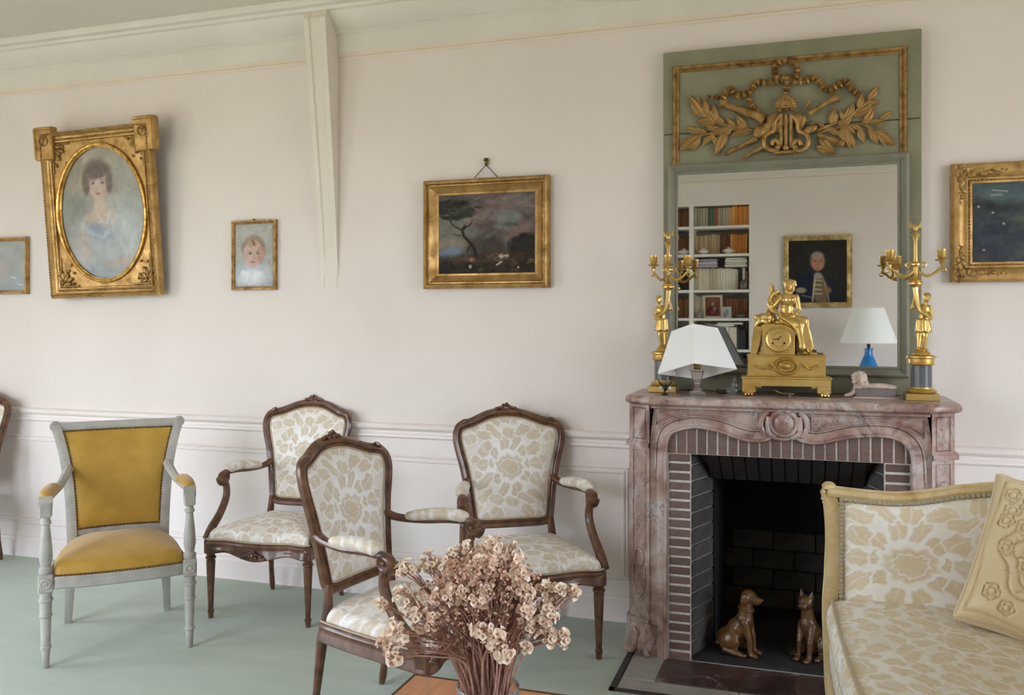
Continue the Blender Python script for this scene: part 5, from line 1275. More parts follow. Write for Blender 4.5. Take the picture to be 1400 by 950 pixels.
def candelabrum(label, loc, rz, arms, flip=1):
    t = thing('candelabrum', label, 'candelabrum', (*loc, MZ), rz, 'pair of gilt candelabra')
    b = MB(); b.span(-.060, .060, -.060, .060, 0, .026, .002); bo = b.build('base_plinth', ORMOLU, t, 30)
    r = MB(); r.lathe([(.046, .026), (.053, .030), (.055, .036), (.050, .041), (.042, .044), (.040, .050)], 28); r.build('lower_ring', ORMOLU, t, 50)
    MB().lathe([(.0385, .046), (.0385, .138)], 28).build('grey_drum', simple('grey_marble', '585c62', .2, col2='686c72', scale=9), t, 50)
    r = MB(); r.lathe([(.040, .134), (.050, .138), (.046, .144), (.046, .160), (.054, .164), (.054, .170), (.034, .176), (.030, .186), (.020, .192), (.024, .196), (.014, .202)], 28); r.build('upper_ring', ORMOLU, t, 50)
    # standing youth carrying the column
    m = MB(); V = Vector; f = flip
    hip, ch, hd = V((.006 * f, 0, .300)), V((.010 * f, 0, .352)), V((.020 * f, -.006, .398))
    seg(m, V((-.010 * f, -.004, .200)), V((-.008 * f, -.002, .250)), .0075, .0105); seg(m, V((-.008 * f, -.002, .25)), hip + V((-.009 * f, 0, -.008)), .0105, .014)
    seg(m, V((.010 * f, .004, .200)), V((.014 * f, -.004, .248)), .0075, .0105); seg(m, V((.014 * f, -.004, .248)), hip + V((.010 * f, 0, -.006)), .0105, .014)
    for x in (-.010, .010): m.ell((x * f, -.010, .199), (.006, .013, .005))
    for k in range(12): a = 2 * PI * k / 12; m.tube([hip + V((.016 * math.cos(a), .013 * math.sin(a), .014)), hip + V((.024 * math.cos(a) + .002 * f, .020 * math.sin(a), -.038 + .004 * (k % 2)))], [.008, .008], 6)
    m.ell(hip, (.021, .017, .020)); m.ell(hip + V((.002 * f, 0, .024)), (.017, .014, .022)); m.ell(ch, (.022, .016, .022)); seg(m, ch + V((.002 * f, 0, .016)), hd, .008, .008)
    m.ell(hd, (.0135, .0155, .0175)); m.ell(hd + V((-.001, -.0155, -.002)), (.003, .004, .004)); m.ell(hd + V((.0, .004, .006)), (.0150, .0155, .014)); m.ell(hd + V((0, -.013, -.009)), (.005, .004, .002))
    seg(m, ch + V((-.019 * f, -.002, .010)), V((-.036 * f, -.006, .358)), .0075, .0065); seg(m, V((-.036 * f, -.006, .358)), V((-.026 * f, -.006, .392)), .0062, .005); m.ell((-.024 * f, -.006, .397), (.006, .006, .007))
    seg(m, ch + V((.021 * f, -.002, .008)), V((.036 * f, -.010, .325)), .0078, .0065); seg(m, V((.036 * f, -.010, .325)), V((.016 * f, -.026, .315)), .0062, .005); m.ell((.012 * f, -.027, .316), (.006, .006, .006))
    m.ell((.026 * f, .016, .345), (.016, .010, .026)); m.ell((.030 * f, .012, .318), (.012, .010, .010))
    sculpt(m, 'standing_figure', ORMOLU, t, .0024, 2)
    cx = -.020 * f
    h = MB(); h.tube(catmull([(.028 * f, -.020, .318), (.008 * f, -.026, .332), (-.008 * f, -.022, .350), (-.016 * f, -.012, .385), (cx, -.004, .420), (cx, 0, .442)], 5), [.005 + .006 * k / 25 for k in range(26)], 8); h.build('horn', ORMOLU, t)
    s_ = MB(); s_.lathe([(.008, .435), (.018, .444), (.027, .450), (.027, .455), (.020, .460), (.024, .466), (.016, .472), (.0085, .480), (.0075, .50), (.011, .518), (.020, .524), (.020, .530), (.010, .538), (.0075, .56), (.0068, .62), (.010, .625), (.010, .632), (.016, .640), (.018, .645), (.010, .648), (.005, .655)], 16, (cx, 0, 0)); s_.build('column', ORMOLU, t, 40)
    e = MB(); e.ell((cx, 0, .668), (.008, .007, .013)); e.ell((cx - .004, -.006, .684), (.005, .006, .005)); e.tube([(cx - .004, -.010, .684), (cx - .005, -.017, .681)], [.003, .001], 6)
    for s2 in (-1, 1):
        for k in range(4): e.tube(catmull([(cx + s2 * .004, .002, .672), (cx + s2 * (.014 + .002 * k), .004, .684 - .003 * k), (cx + s2 * (.021 - .001 * k), .007, .697 - .007 * k)], 3), [.0042, .004, .0038, .0036, .003, .0025, .0015], 6)
    e.tube([(cx, .004, .660), (cx + .002, .012, .650)], [.005, .003], 6); sculpt(e, 'eagle_finial', ORMOLU, t, .0018, 1)
    for a, dz in arms:
        c, n_ = math.cos(a), math.sin(a); P2 = lambda r, z: (cx + r * c, r * n_, z + dz * min(1, r / .09))
        g = MB(); g.tube(catmull([P2(.006, .505), P2(.022, .490), P2(.044, .482), P2(.066, .492), P2(.084, .508), P2(.094, .516), P2(.092, .528)], 5), [.006] * 12 + [.0055] * 12 + [.005] * 7, 7)
        g.ell(P2(.095, .514), (.008, .008, .007)); g.tube(catmull([P2(.086, .510), P2(.096, .498), P2(.106, .500), P2(.104, .510)], 3), .003, 6); g.tube(catmull([P2(.01, .528), P2(.024, .535), P2(.036, .528), P2(.032, .517), P2(.024, .520)], 4), .0038, 6)
        ao = g.build('arm', ORMOLU, t)
        x, y, z = P2(.092, .528); k = MB()
        k.lathe([(.006, 0), (.010, .004), (.007, .010), (.022, .012), (.026, .016), (.024, .018), (.010, .019), (.015, .024), (.0175, .048), (.0185, .050), (.0185, .056), (.013, .056), (.012, .030)], 18, (x, y, z)); k.build('candle_cup', ORMOLU, ao, 40)
candelabrum('gilt candelabrum with a standing figure on a grey drum, right end of the mantelpiece', (.432, -.215), 0, ((PI + .1, 0), (-.1, 0), (PI / 2 + .7, -.018)))
candelabrum('gilt candelabrum with a standing figure, left end of the mantelpiece beside the small lamp', (-.580, -.150), 0, ((-.35, 0), (-1.45, 0), (-2.15, 0)), -1)
# small lamp with a crooked pyramid shade
L = thing('table_lamp', 'small glass lamp with a crooked white pyramid shade on the mantelpiece', 'lamp', (-.422, -.275, MZ))
GLASSM = N('crystal'); GLASSM.set(Base_Color=(.95, .87, .82, 1), Roughness=.06, Transmission_Weight=.9, IOR=1.48, Specular_IOR_Level=.6)
b = MB(); b.lathe([(.030, 0), (.033, .003), (.031, .012), (.021, .018), (.013, .028), (.011, .045), (.015, .055), (.013, .060), (.020, .066), (.028, .098), (.031, .100), (.031, .106), (.012, .106)], 8); b.build('glass_base', GLASSM.m, L, 20)
b = MB(); b.lathe([(.012, .105), (.014, .110), (.014, .135), (.006, .137), (.005, .26), (.010, .262), (.004, .275)], 10); b.build('stem', simple('lamp_brass', '8a7550', .4, .7), L)
def shade():
    R = Matrix.Rotation(math.radians(-15), 3, 'X') @ Matrix.Rotation(math.radians(-5), 3, 'Y') @ Matrix.Rotation(math.radians(2), 3, 'Z'); rings = []
    c0 = Vector((0, -.01, .098)); a0, a1, h_ = .160, .094, .178
    for a, z in ((a0, 0), (a1, h_), (a1 - .002, h_), (a0 - .002, 0)): rings.append([c0 + R @ Vector((a * math.cos(k * PI / 2 + PI / 2), a * math.sin(k * PI / 2 + PI / 2), z)) for k in range(4)])
    m = MB(); m.rings(rings, True, True, False)
    S_ = N('shade_cloth'); S_.set(Base_Color='fafafa', Roughness=.8); 
    tr_ = S_.n('BsdfTranslucent'); tr_.inputs[0].default_value = rgba('f6f6f6'); mx = S_.n('MixShader'); mx.inputs[0].default_value = .08
    out = [x for x in S_.t.nodes if x.type == 'OUTPUT_MATERIAL'][0]; S_.l(S_.p.outputs[0], mx.inputs[1]); S_.l(tr_.outputs[0], mx.inputs[2]); S_.l(mx.outputs[0], out.inputs[0])
    so = m.build('lamp_shade', S_.m, L, 0)
    e = MB()
    for q in range(4):
        e.tube([rings[0][q], rings[1][q]], .0016, 5); e.tube([rings[0][q], rings[0][(q + 1) % 4]], .0018, 5); e.tube([rings[1][q], rings[1][(q + 1) % 4]], .0018, 5)
    e.build('shade_edging', simple('shade_piping', 'f2f2f2', .7), so); return S_.m
SHADE = shade()
# sphinx on a grey slab
T = thing('sphinx_figurine', 'pale stone sphinx figurine lying on a grey plinth on the mantelpiece', 'figurine', (.252, -.185, MZ))
SANDST = simple('pink_stone', 'd6c2b6', .6, col2='bfa698', scale=60, bump=.3, bscale=200)
MB().box((.015, 0, .020), (.150, .060, .036), None, .003).build('plinth', simple('grey_slab', '6e6664', .5, col2='7d7472', scale=20), T).location = (0, 0, 0)
MB().box((.015, 0, .002), (.165, .070, .005), None, .001).build('plinth_foot', SANDST, T)
s = MB(); s.ell((.03, .0, .046), (.060, .020, .013)); s.ell((.075, .0, .042), (.024, .022, .012)); s.ell((-.03, 0, .055), (.022, .020, .026)); s.ell((-.052, -.004, .078), (.022, .021, .027)); s.ell((-.036, 0, .074), (.024, .034, .032))
s.ell((-.070, -.020, .078), (.005, .005, .007)); s.ell((-.064, -.018, .061), (.010, .010, .006)); s.ell((-.058, -.024, .088), (.006, .004, .004)); s.ell((-.072, -.008, .088), (.004, .006, .004))
for k in range(8): a = k * PI / 7; s.tube(catmull([(-.046 + .004 * math.sin(a), math.cos(a) * .014, .103), (-.040, math.cos(a) * .032, .086), (-.034, math.cos(a) * .036, .046)], 3), [.006, .006, .007, .007, .007, .007, .006], 6)
for y in (-.014, .014): s.tube([(-.04, y, .040), (-.075, y, .012), (-.100, y, .006)], [.010, .008, .005], 8)
s.tube([(-.048, 0, .06), (-.062, 0, .012)], [.016, .012], 8); sculpt(s, 'sphinx', SANDST, T, .0026, 1)
# small things along the mantelpiece
BRONZE = simple('dark_bronze', '2a211c', .4, .5, col2='40322a', scale=40)
T = thing('bird_figurine', 'small dark bronze bird with raised wings at the left front of the mantelpiece', 'figurine', (-.545, -.335, MZ))
m = MB(); m.ell((0, 0, .030), (.010, .016, .011)); m.ell((.003, -.016, .042), (.006, .008, .006)); m.tube([(.003, -.022, .042), (.003, -.030, .040)], [.003, .001], 6)
m.tube(catmull([(-.004, .004, .034), (-.022, .004, .050), (-.030, .002, .068)], 4), [.006, .006, .005, .005, .005, .004, .003, .003, .002], 6); m.tube(catmull([(.004, .006, .034), (.018, .006, .046), (.026, .004, .058)], 4), [.006, .006, .005, .005, .005, .004, .004, .003, .003], 6)
m.tube([(0, .012, .028), (0, .030, .020)], [.007, .004], 6); m.tube([(0, 0, .03), (-.002, -.002, .006)], [.005, .004], 6); m.ell((-.002, -.002, .005), (.016, .016, .005)); sculpt(m, 'bird', BRONZE, T, .0018, 1)
for i, (x, c) in enumerate(((-.017, 'd9c79a'), (.018, 'd9d4c6'))): MB().ell((x, .004, .030), (.009, .005, .007), Matrix.Rotation(.6, 3, 'Y'), 8, 5).build('petal', simple('petal_%d' % i, c, .6), T)
T = thing('glass_figurine', 'small clear glass animal figurine between the lamp and the clock', 'figurine', (-.285, -.185, MZ))
m = MB(); m.ell((0, 0, .018), (.020, .016, .018)); m.ell((.006, -.004, .040), (.012, .011, .018)); m.ell((.008, -.008, .062), (.009, .010, .009)); m.tube([(.010, -.006, .068), (.013, -.005, .080)], [.004, .002], 6); m.tube([(.004, -.006, .068), (.002, -.005, .078)], [.004, .002], 6); m.ell((-.016, -.010, .016), (.011, .012, .014)); m.lathe([(.026, 0), (.026, .004), (.01, .006)], 12)
GL2 = N('grey_glass'); GL2.set(Base_Color=(.72, .77, .82, 1), Roughness=.05, Transmission_Weight=.8, IOR=1.5); sculpt(m, 'animal', GL2.m, T, .0022, 1)
T = thing('dark_figurine', 'tiny dark lying figurine just left of the glass animal', 'figurine', (-.330, -.195, MZ))
m = MB(); m.ell((0, 0, .008), (.020, .010, .008)); m.ell((-.014, -.002, .016), (.008, .007, .007)); m.ell((.012, 0, .010), (.012, .009, .010)); sculpt(m, 'animal', BRONZE, T, .002, 1)
T = thing('silver_dish', 'small silver dish with a spoon on the mantel edge under the clock', 'dish', (-.058, -.30, MZ))
SILV = simple('tarnished_silver', '8e8272', .35, .8, col2='b3a48d', scale=60)
MB().lathe([(.006, 0), (.008, .002), (.005, .006), (.014, .012), (.021, .018), (.020, .019), (.010, .013), (.002, .012)], 18).build('bowl', SILV, T, 50)
m = MB(); m.tube(catmull([(-.008, .0, .014), (-.030, .002, .018), (-.052, .004, .026)], 4), [.0025] * 8 + [.003], 6); m.ell((-.056, .004, .028), (.006, .004, .002)); m.build('spoon', SILV, T)

# ---------------------------------------------------------------- glazed dog and cat inside the fireplace
def m_glaze(name, a, b): return simple(name, a, .28, col2=b, scale=18, Coat_Weight=.2)
def animal(kind, label, loc, rz, mat):
    t = thing(kind + '_figure', label, kind, loc, rz); m = MB(); V = Vector
    # sitting, facing -y locally; deep chest, haunches, hock and paws on the ground
    m.ell((0, .055, .060), (.052, .060, .052)); m.ell((0, .02, .105), (.044, .050, .062), Matrix.Rotation(.45, 3, 'X')); m.ell((0, -.012, .150), (.038, .040, .055), Matrix.Rotation(.15, 3, 'X'))
    for s_ in (-1, 1):
        m.ell((s_ * .040, .045, .056), (.024, .050, .048), Matrix.Rotation(-.3, 3, 'X')); seg(m, V((s_ * .048, .060, .022)), V((s_ * .048, -.005, .014)), .015, .013); m.ell((s_ * .048, -.018, .011), (.014, .022, .011))
        seg(m, V((s_ * .026, -.022, .150)), V((s_ * .024, -.042, .080)), .019, .014); seg(m, V((s_ * .024, -.042, .080)), V((s_ * .024, -.046, .020)), .013, .011); m.ell((s_ * .024, -.058, .011), (.014, .022, .011))
        for k in (-1, 0, 1): m.ell((s_ * .024 + k * .008, -.074, .008), (.0055, .009, .007))
    if kind == 'dog':
        seg(m, V((0, -.015, .175)), V((0, -.022, .232)), .034, .026); m.ell((0, -.032, .258), (.031, .036, .031)); m.ell((0, -.066, .248), (.018, .028, .016)); m.ell((0, -.090, .252), (.009, .008, .007)); m.ell((0, -.060, .234), (.013, .022, .008))
        for s_ in (-1, 1): m.ell((s_ * .032, -.022, .250), (.008, .019, .028), Matrix.Rotation(.25, 3, 'X')); m.ell((s_ * .014, -.060, .266), (.006, .005, .005))
        m.tube(catmull([(0, .105, .030), (.03, .125, .014), (.065, .10, .012), (.08, .06, .012)], 5), [.014] * 6 + [.010] * 6 + [.007] * 4, 8)
    else:
        seg(m, V((0, -.015, .175)), V((0, -.024, .225)), .032, .025); m.ell((0, -.034, .252), (.034, .032, .030)); m.ell((0, -.062, .243), (.017, .014, .012)); m.ell((0, -.075, .247), (.005, .005, .004)); m.ell((0, -.060, .232), (.012, .010, .008))
        for s_ in (-1, 1): m.tube([(s_ * .020, -.026, .272), (s_ * .027, -.028, .304)], [.014, .003], 8); m.ell((s_ * .013, -.061, .258), (.006, .005, .005)); m.ell((s_ * .012, -.066, .238), (.009, .009, .007))
        m.tube(catmull([(0, .105, .025), (-.05, .11, .014), (-.075, .06, .012), (-.075, .0, .012), (-.060, -.05, .012)], 5), [.013] * 10 + [.010] * 8 + [.007] * 3, 8)
    o = sculpt(m, 'body', mat, t, .0042, 3)
    ey = MB()
    for s_ in (-1, 1): ey.ell((s_ * .014, -.0655 if kind == 'dog' else -.0668, .266 if kind == 'dog' else .258), (.0042, .003, .0042), None, 7, 5)
    ey.build('eyes', simple(kind + '_eye', '1a120c', .15), o)
    if kind == 'dog':
        c = MB(); c.tube([(.031 * math.cos(a), -.0195 + .031 * math.sin(a), .205 + .006 * math.sin(a)) for a in np.linspace(0, 2 * PI, 20)[:-1]], .0055, 6, closed=True); c.build('collar', simple('collar_leather', '5e4022', .5), t)
    return t
DOG = animal('dog', 'brown glazed sitting dog figure inside the fireplace on the left', (-.243, -.270, .014), math.radians(74), m_glaze('dog_glaze', '5a3a1c', '6c4926')); DOG.scale = (.92, .92, .92)
CAT = animal('cat', 'brown glazed sitting cat figure inside the fireplace, half behind the sofa', (.020, -.235, .014), math.radians(-30), m_glaze('cat_glaze', '4e331b', '624527')); CAT.scale = (.92, .92, .92)
# ---------------------------------------------------------------- rear wall, seen in the mirror: bookcase, books, portrait, lamp
BX0, BX1, BZ0, BZ1 = BC
SH = [2.28, 2.008, 1.661, 1.387, 1.085, .76, .47]                # upper faces of the shelves
CASE = thing('bookcase', 'white built-in bookcase filled with books, reflected in the mirror', 'bookcase', ((BX0 + BX1) / 2, YB - .2, BZ0))
def bc(mb, name): return mb.build(name, WHITE, CASE, 30, world=True)
YS0, YS1 = YB - .005, YB - .345
for z in SH: bc(MB().span(BX0 + .02, BX1 - .02, YS0, YS1, z - .024, z, .002), 'shelf')
for x0, x1 in ((BX0, BX0 + .02), (-1.067, -1.028), (BX1 - .02, BX1)): bc(MB().span(x0, x1, YS0 + .004, YS1, BZ0, BZ1, .002), 'upright')
bc(MB().span(BX0, BX1, YS1, YS1 - .01, BZ0, BZ1), 'back_panel'); bc(MB().span(BX0, BX1, YS0, YS1, BZ1 - .02, BZ1), 'top_board')
BMAT = {}
def book_mat(c):
    if c not in BMAT: BMAT[c] = simple('book_' + c, c, .65, col2=c, scale=30)
    return BMAT[c]
def book_mesh(w, h, d):
    m = MB(); R = []
    prof = [(-w / 2, -d), (w / 2, -d), (w / 2, -.004), (w * .3, 0), (-w * .3, 0), (-w / 2, -.004)]
    return m.rings([[(x, y, z) for x, y in prof] for z in (0, h)])
rb = random.Random(12)
ORD = 'first second third fourth fifth sixth seventh eighth ninth tenth eleventh twelfth thirteenth fourteenth fifteenth sixteenth seventeenth eighteenth nineteenth twentieth twenty-first twenty-second twenty-third twenty-fourth twenty-fifth twenty-sixth'.split(); SEQ = {}
def row(z, x0, x1, specs, shelf, ydeep=.05, lean=.0):
    """specs: (count, colours, word, height range, width range)"""
    x = x0
    for cnt, cols, word, hr, wr_ in specs:
        for k in range(cnt):
            w = rb.uniform(*wr_); h = rb.uniform(*hr); d = rb.uniform(.13, .17)
            if x + w > x1: return
            o = book_mesh(w * .96, h, d).build('book', book_mat(rb.choice(cols)), None, 30)
            o.location = (x + w / 2, YS0 - ydeep - rb.uniform(0, .012), z + .0005)
            SEQ[shelf] = SEQ.get(shelf, 0) + 1
            tag(o, ('%s book, %s from the left, %s shelf of the bookcase in the mirror' if not shelf.endswith('left') else '%s book, %s from the left, %s bay shelf of the bookcase in the mirror') % (word, ORD[SEQ[shelf] - 1], shelf), 'book', 'books on the %s shelf' % shelf); x += w
G1 = ['a39a86', 'b3aa96', '8f8878', '9a9484']; TEAL = ['5c6a60', '46484a', '6d7468']; TAN = ['c9b18c', 'b99e7a', 'd3bd98', 'b8a17e']; RED = ['6e4430', '5e382a', '7a5238']; OR = ['da9044', 'cd823a', 'df9d54', 'd28c44']; CR = ['ddd2ba', 'e6dcc8', 'cfc2a8', 'e0d6c0']; BR = ['8f6045', '9b6d4e', '7c523a']; WH = ['e8e4d9', 'dfdacd']; DK = ['2c2a2b', '3a2f2a', '232833']
A0, A1 = -1.025, -.505
row(SH[0], A0, A1, [(5, G1, 'grey beige', (.178, .190), (.020, .030)), (3, TEAL, 'dull green', (.175, .19), (.018, .03)), (1, ['b5532e'], 'red orange', (.18, .185), (.022, .026)), (5, G1, 'grey beige', (.175, .19), (.020, .028)), (9, OR, 'orange', (.178, .195), (.016, .026))], 'top')
row(SH[1], A0, A1, [(11, TAN, 'tan', (.18, .205), (.018, .026)), (4, RED, 'dark red', (.19, .21), (.022, .028)), (7, OR, 'orange', (.185, .20), (.020, .030))], 'second', .115)
row(SH[2], A0, A1, [(12, CR, 'cream', (.205, .218), (.018, .026)), (2, WH, 'white', (.205, .215), (.03, .036)), (4, CR, 'cream', (.195, .21), (.018, .024)), (2, DK, 'dark', (.19, .2), (.02, .024)), (1, WH, 'white', (.21, .22), (.022, .024)), (3, BR, 'brown', (.18, .2), (.02, .026))], 'third', .09)
row(SH[3], A0, A1, [(5, CR, 'cream', (.20, .22), (.018, .026))], 'fourth', .07)
row(SH[3], -.755, A1, [(11, BR, 'brown', (.185, .20), (.020, .026))], 'fourth', .11)
row(SH[4], A0, A1, [(2, WH, 'white', (.218, .222), (.095, .10)), (1, ['2b4f86'], 'blue', (.19, .2), (.04, .045)), (1, WH, 'white', (.218, .222), (.09, .095)), (1, CR, 'cream', (.215, .222), (.07, .08)), (6, DK, 'dark', (.18, .21), (.022, .034))], 'fifth')
row(SH[5], A0, A1, [(3, DK, 'dark', (.26, .28), (.03, .04)), (2, ['2b4f86', '39536e'], 'blue', (.26, .27), (.03, .04)), (2, WH, 'white', (.25, .27), (.03, .035)), (8, DK, 'dark', (.24, .28), (.03, .04))], 'sixth')
for i, (z, cols, word) in enumerate(((SH[0], BR, 'brown'), (SH[1], BR, 'brown'), (SH[2], DK, 'dark'), (SH[3], BR, 'brown'), (SH[4], CR, 'cream'))):
    row(z, -1.25, -1.07, [(7, cols, word, (.16, .20), (.020, .028))], ('top', 'second', 'third', 'fourth', 'fifth')[i] + ' left', .13)
def one(mb, name, mat, loc, label, cat, group=None, smooth=40):
    o = mb.build(name, mat, None, smooth); o.location = loc; return tag(o, label, cat, group)
one(MB().box((0, -.07, .105), (.165, .02, .21), None, .003), 'box_file', book_mat('d58d3e'), (-.592, YS0 - .248, SH[1]), 'orange cardboard box behind the orange books on the second shelf', 'box')
PORC = simple('white_porcelain', 'd9d6cf', .25)
for x, w in ((-.935, 'left'), (-.70, 'right')):
    m = MB(); m.lathe([(.025, 0), (.028, .006), (.025, .010), (.045, .022), (.050, .032), (.048, .036), (.030, .048), (.012, .054), (.010, .060), (.013, .064), (.004, .070)], 20)
    for s_ in (-1, 1): m.tube([(s_ * .047, 0, .026), (s_ * .060, 0, .034), (s_ * .05, 0, .036)], .004, 6)
    one(m, 'tureen', PORC, (x, YS0 - .056, SH[1]), '%s one of two small white lidded porcelain bowls on the second shelf' % w, 'bowl', 'porcelain bowls on the second shelf', 50)
m = MB().lathe([(.03, 0), (.055, .022), (.058, .036), (.035, .048), (.012, .054), (.010, .060), (.004, .068)], 20); one(m, 'tureen', PORC, (-1.125, YS0 - .062, SH[1]), 'small white porcelain bowl in the left bay, half behind the mirror frame', 'bowl', None, 50)
for k, (c, h) in enumerate((('a9a0b0', .024), ('b9b0bd', .028), ('9f94a8', .026))):
    one(MB().box((0, 0, h / 2), (.20 - .01 * k, .15, h), rotz(.05 * k), .008), 'folded_cloth', book_mat(c), (-.905 + .006 * k, YS0 - .10, SH[2] + .222 + (.0, .025, .054)[k]), ('bottom', 'middle', 'top')[k] + ' folded lilac cloth of the stack over the cream books', 'cloth', 'folded lilac cloths')
for k in range(4):
    one(MB().box((0, 0, .011), (.21 - .012 * (k % 2), .15, .021), rotz(-.04 * k), .006), 'magazine', book_mat(('d5d2c8', 'c7c3b8')[k % 2]), (-.63, YS0 - .10, SH[2] + .222 + .0225 * k), ('lowest', 'second lowest', 'second highest', 'topmost')[k] + ' pale magazine of the flat pile under the second shelf', 'magazine', 'pile of pale magazines')
one(MB().lathe([(.022, 0), (.034, .012), (.040, .04), (.032, .07), (.018, .09), (.022, .098)], 20), 'vase', simple('brown_glaze', '55483f', .3, col2='6e6258', scale=30), (-.552, YS0 - .042, SH[2]), 'small brown vase at the right end of the third shelf', 'vase', None, 50)
# framed icon
T = thing('framed_icon', 'framed brown picture of a dark robed figure standing on the fourth shelf', 'picture', (-.845, YS0 - .045, SH[3])); T.rotation_euler = (math.radians(5), 0, PI)
P = Paint(60, 80, .8, '6b4030', 61, .08, 5); P.ell(.5, .75, .36, .34, '3a2028', .3, .9); P.ell(.5, .8, .22, .14, '7a3428', .4, .9); P.ell(.52, .34, .15, .14, '3a2622', .3, .9); P.ell(.5, .35, .09, .10, 'b58e70', .3, .95); P.ell(.38, .6, .12, .10, 'a87a5a', .4, .8); P.ell(.5, .3, .26, .2, '8a6038', .5, .35)
m = rect_frame([(0, .006), (.018, .008), (.020, 0), (0, 0)], .145, .185); m.v = [(a, b, c + .02) for a, b, c in m.v]; m.build('frame', simple('pale_mount', 'bfae96', .6), T)
me = P.mesh('icon', .149, .189, OIL); me.transform(Matrix.Translation((0, -.002, .018))); inst(me, 'icon', T)
T = thing('photo_frame', 'small silver photo frame in front of the brown books on the fourth shelf', 'photo frame', (-.715, YS0 - .035, SH[3])); T.rotation_euler = (math.radians(6), 0, PI)
P = Paint(30, 40, .8, 'a9a7a2', 71, .1, 5); P.ell(.4, .4, .14, .16, '5c5856', .4, .9); P.ell(.65, .75, .25, .3, '6e6a68', .5, .8)
m = rect_frame([(0, .004), (.010, .006), (.011, 0), (0, 0)], .07, .09); m.v = [(a, b, c + .011) for a, b, c in m.v]; m.build('frame', simple('photo_silver', 'c4c0b8', .3, .5), T)
me = P.mesh('photo', .073, .093, PASTEL); me.transform(Matrix.Translation((0, -.002, .010))); inst(me, 'photo', T)
one(MB().lathe([(.02, 0), (.022, .004), (.040, .02), (.048, .034), (.046, .036), (.03, .02)], 18), 'bowl', simple('pewter', '6f6f70', .35, .5), (-.585, YS0 - .05, SH[3]), 'small grey bowl beside the photo frame on the fourth shelf', 'bowl', None, 50)
one(MB().lathe([(.02, 0), (.016, .01), (.026, .03), (.022, .06), (.014, .075), (.018, .082)], 16), 'jug', simple('grey_pot', '77736d', .4), (-.965, YS0 - .028, SH[3]), 'small grey jug in front of the cream books on the fourth shelf', 'jug', None, 50)
for k in range(2): one(MB().box((0, 0, .009), (.26 - .03 * k, .17, .017), rotz(.05 * k), .003), 'paper_stack', book_mat(('dcd8cd', 'cfcabd')[k]), (-.78 + .10 * k, YS0 - .1, SH[4] + .2235 + .018 * k), ('lower', 'upper')[k] + ' sheaf of white papers lying on the box files of the fifth shelf', 'papers', 'papers on the fifth shelf')
# portrait of a man, on the rear wall to the right of the bookcase in the mirror
P = Paint(150, 170, .9, '24221f', 81, .05, 5)
P.ell(.5, .45, .46, .46, '2e2b27', .5, .7); P.ell(.42, .86, .42, .34, '1d2230', .3, .95, 0, .1); P.ell(.30, .72, .14, .18, '1f2433', .4, .9)
P.ell(.56, .82, .13, .24, '77614c', .35, .95, -.1, .15); P.line([(.46, .60), (.44, .78), (.42, .97)], .012, 'c9bea6', .9); P.line([(.58, .58), (.66, .80), (.70, .98)], .010, 'b8ac94', .6)
for v in (.64, .71, .78, .85): P.line([(.46, v), (.57, v + .01)], .009, 'c9bea6', .85)
P.ell(.22, .80, .09, .045, 'a89c80', .4, .85, 0, .3); P.ell(.51, .57, .07, .05, 'a39b90', .4, .9, 0, .2); P.ell(.50, .325, .125, .145, '6f6a64', .35, .95, 0, .15); P.ell(.51, .36, .105, .135, 'b07f66', .25, 1); P.ell(.44, .40, .04, .03, 'b5745e', .6, .7); P.ell(.58, .40, .035, .03, 'b5745e', .6, .7); P.ell(.50, .25, .10, .055, '9a8a7c', .4, .9)
for u in (.46, .56): P.ell(u, .345, .016, .008, '3a2c26', .4, .9); P.line([(u - .03, .325), (u + .025, .322)], .005, '5e473c', .8)
P.line([(.51, .35), (.52, .40), (.505, .405)], .007, '85583f', .8); P.ell(.51, .445, .03, .007, '86453a', .4, .9); P.line([(.24, .88), (.48, .93)], .010, '8a8374', .8); P.ell(.68, .80, .06, .05, '8d6d55', .4, .8)
P.speck(.03, 30)
plain_picture('man_portrait', 'dark oil portrait of a man in a braided blue coat, reflected in the mirror', .113, 1.488, .604, .670, .045, P, OIL, m_gilt('pale_gilding', 'd9c08a', 'a58a50', .4, .7), .03, 180, YB, flip=True)
# lamp with a blue bottle base on a small table near the camera's right
T = thing('side_table', 'small round walnut side table under the blue lamp, seen only in the mirror', 'table', (.53, -4.40, 0))
MB().lathe([(.24, .70), (.25, .705), (.25, .715), (.24, .72), (.02, .72)], 32).build('tabletop', WALNUT, T, 40)
MB().lathe([(.03, .05), (.05, .12), (.025, .2), (.022, .45), (.04, .55), (.03, .62), (.08, .70)], 16).build('pedestal', WALNUT, T, 50)
for k in range(3): a = k * 2.094 + .5; MB().tube(catmull([(.03 * math.cos(a), .03 * math.sin(a), .10), (.15 * math.cos(a), .15 * math.sin(a), .08), (.24 * math.cos(a), .24 * math.sin(a), .018)], 4), .018, 8).build('leg', WALNUT, T)
T = thing('blue_lamp', 'lamp with a bright blue bottle base and a white cone shade, reflected in the mirror', 'lamp', (.53, -4.40, .7205))
MB().lathe([(.070, 0), (.090, .02), (.105, .09), (.100, .16), (.080, .24), (.052, .31), (.034, .35), (.032, .39), (.040, .395), (.040, .405), (.020, .405)], 28).build('bottle_base', simple('blue_glaze', '0c72ba', .12, col2='1583cc', scale=8, Coat_Weight=.5), T, 50)
MB().lathe([(.014, .40), (.014, .46), (.005, .47), (.004, .72)], 10).build('stem', simple('dark_metal', '33302c', .4, .7), T)
m = MB(); m.lathe([(.237, .452), (.126, .755), (.124, .755), (.235, .452)], 40, caps=False); m.build('lamp_shade', SHADE, T, 30)
m = MB()
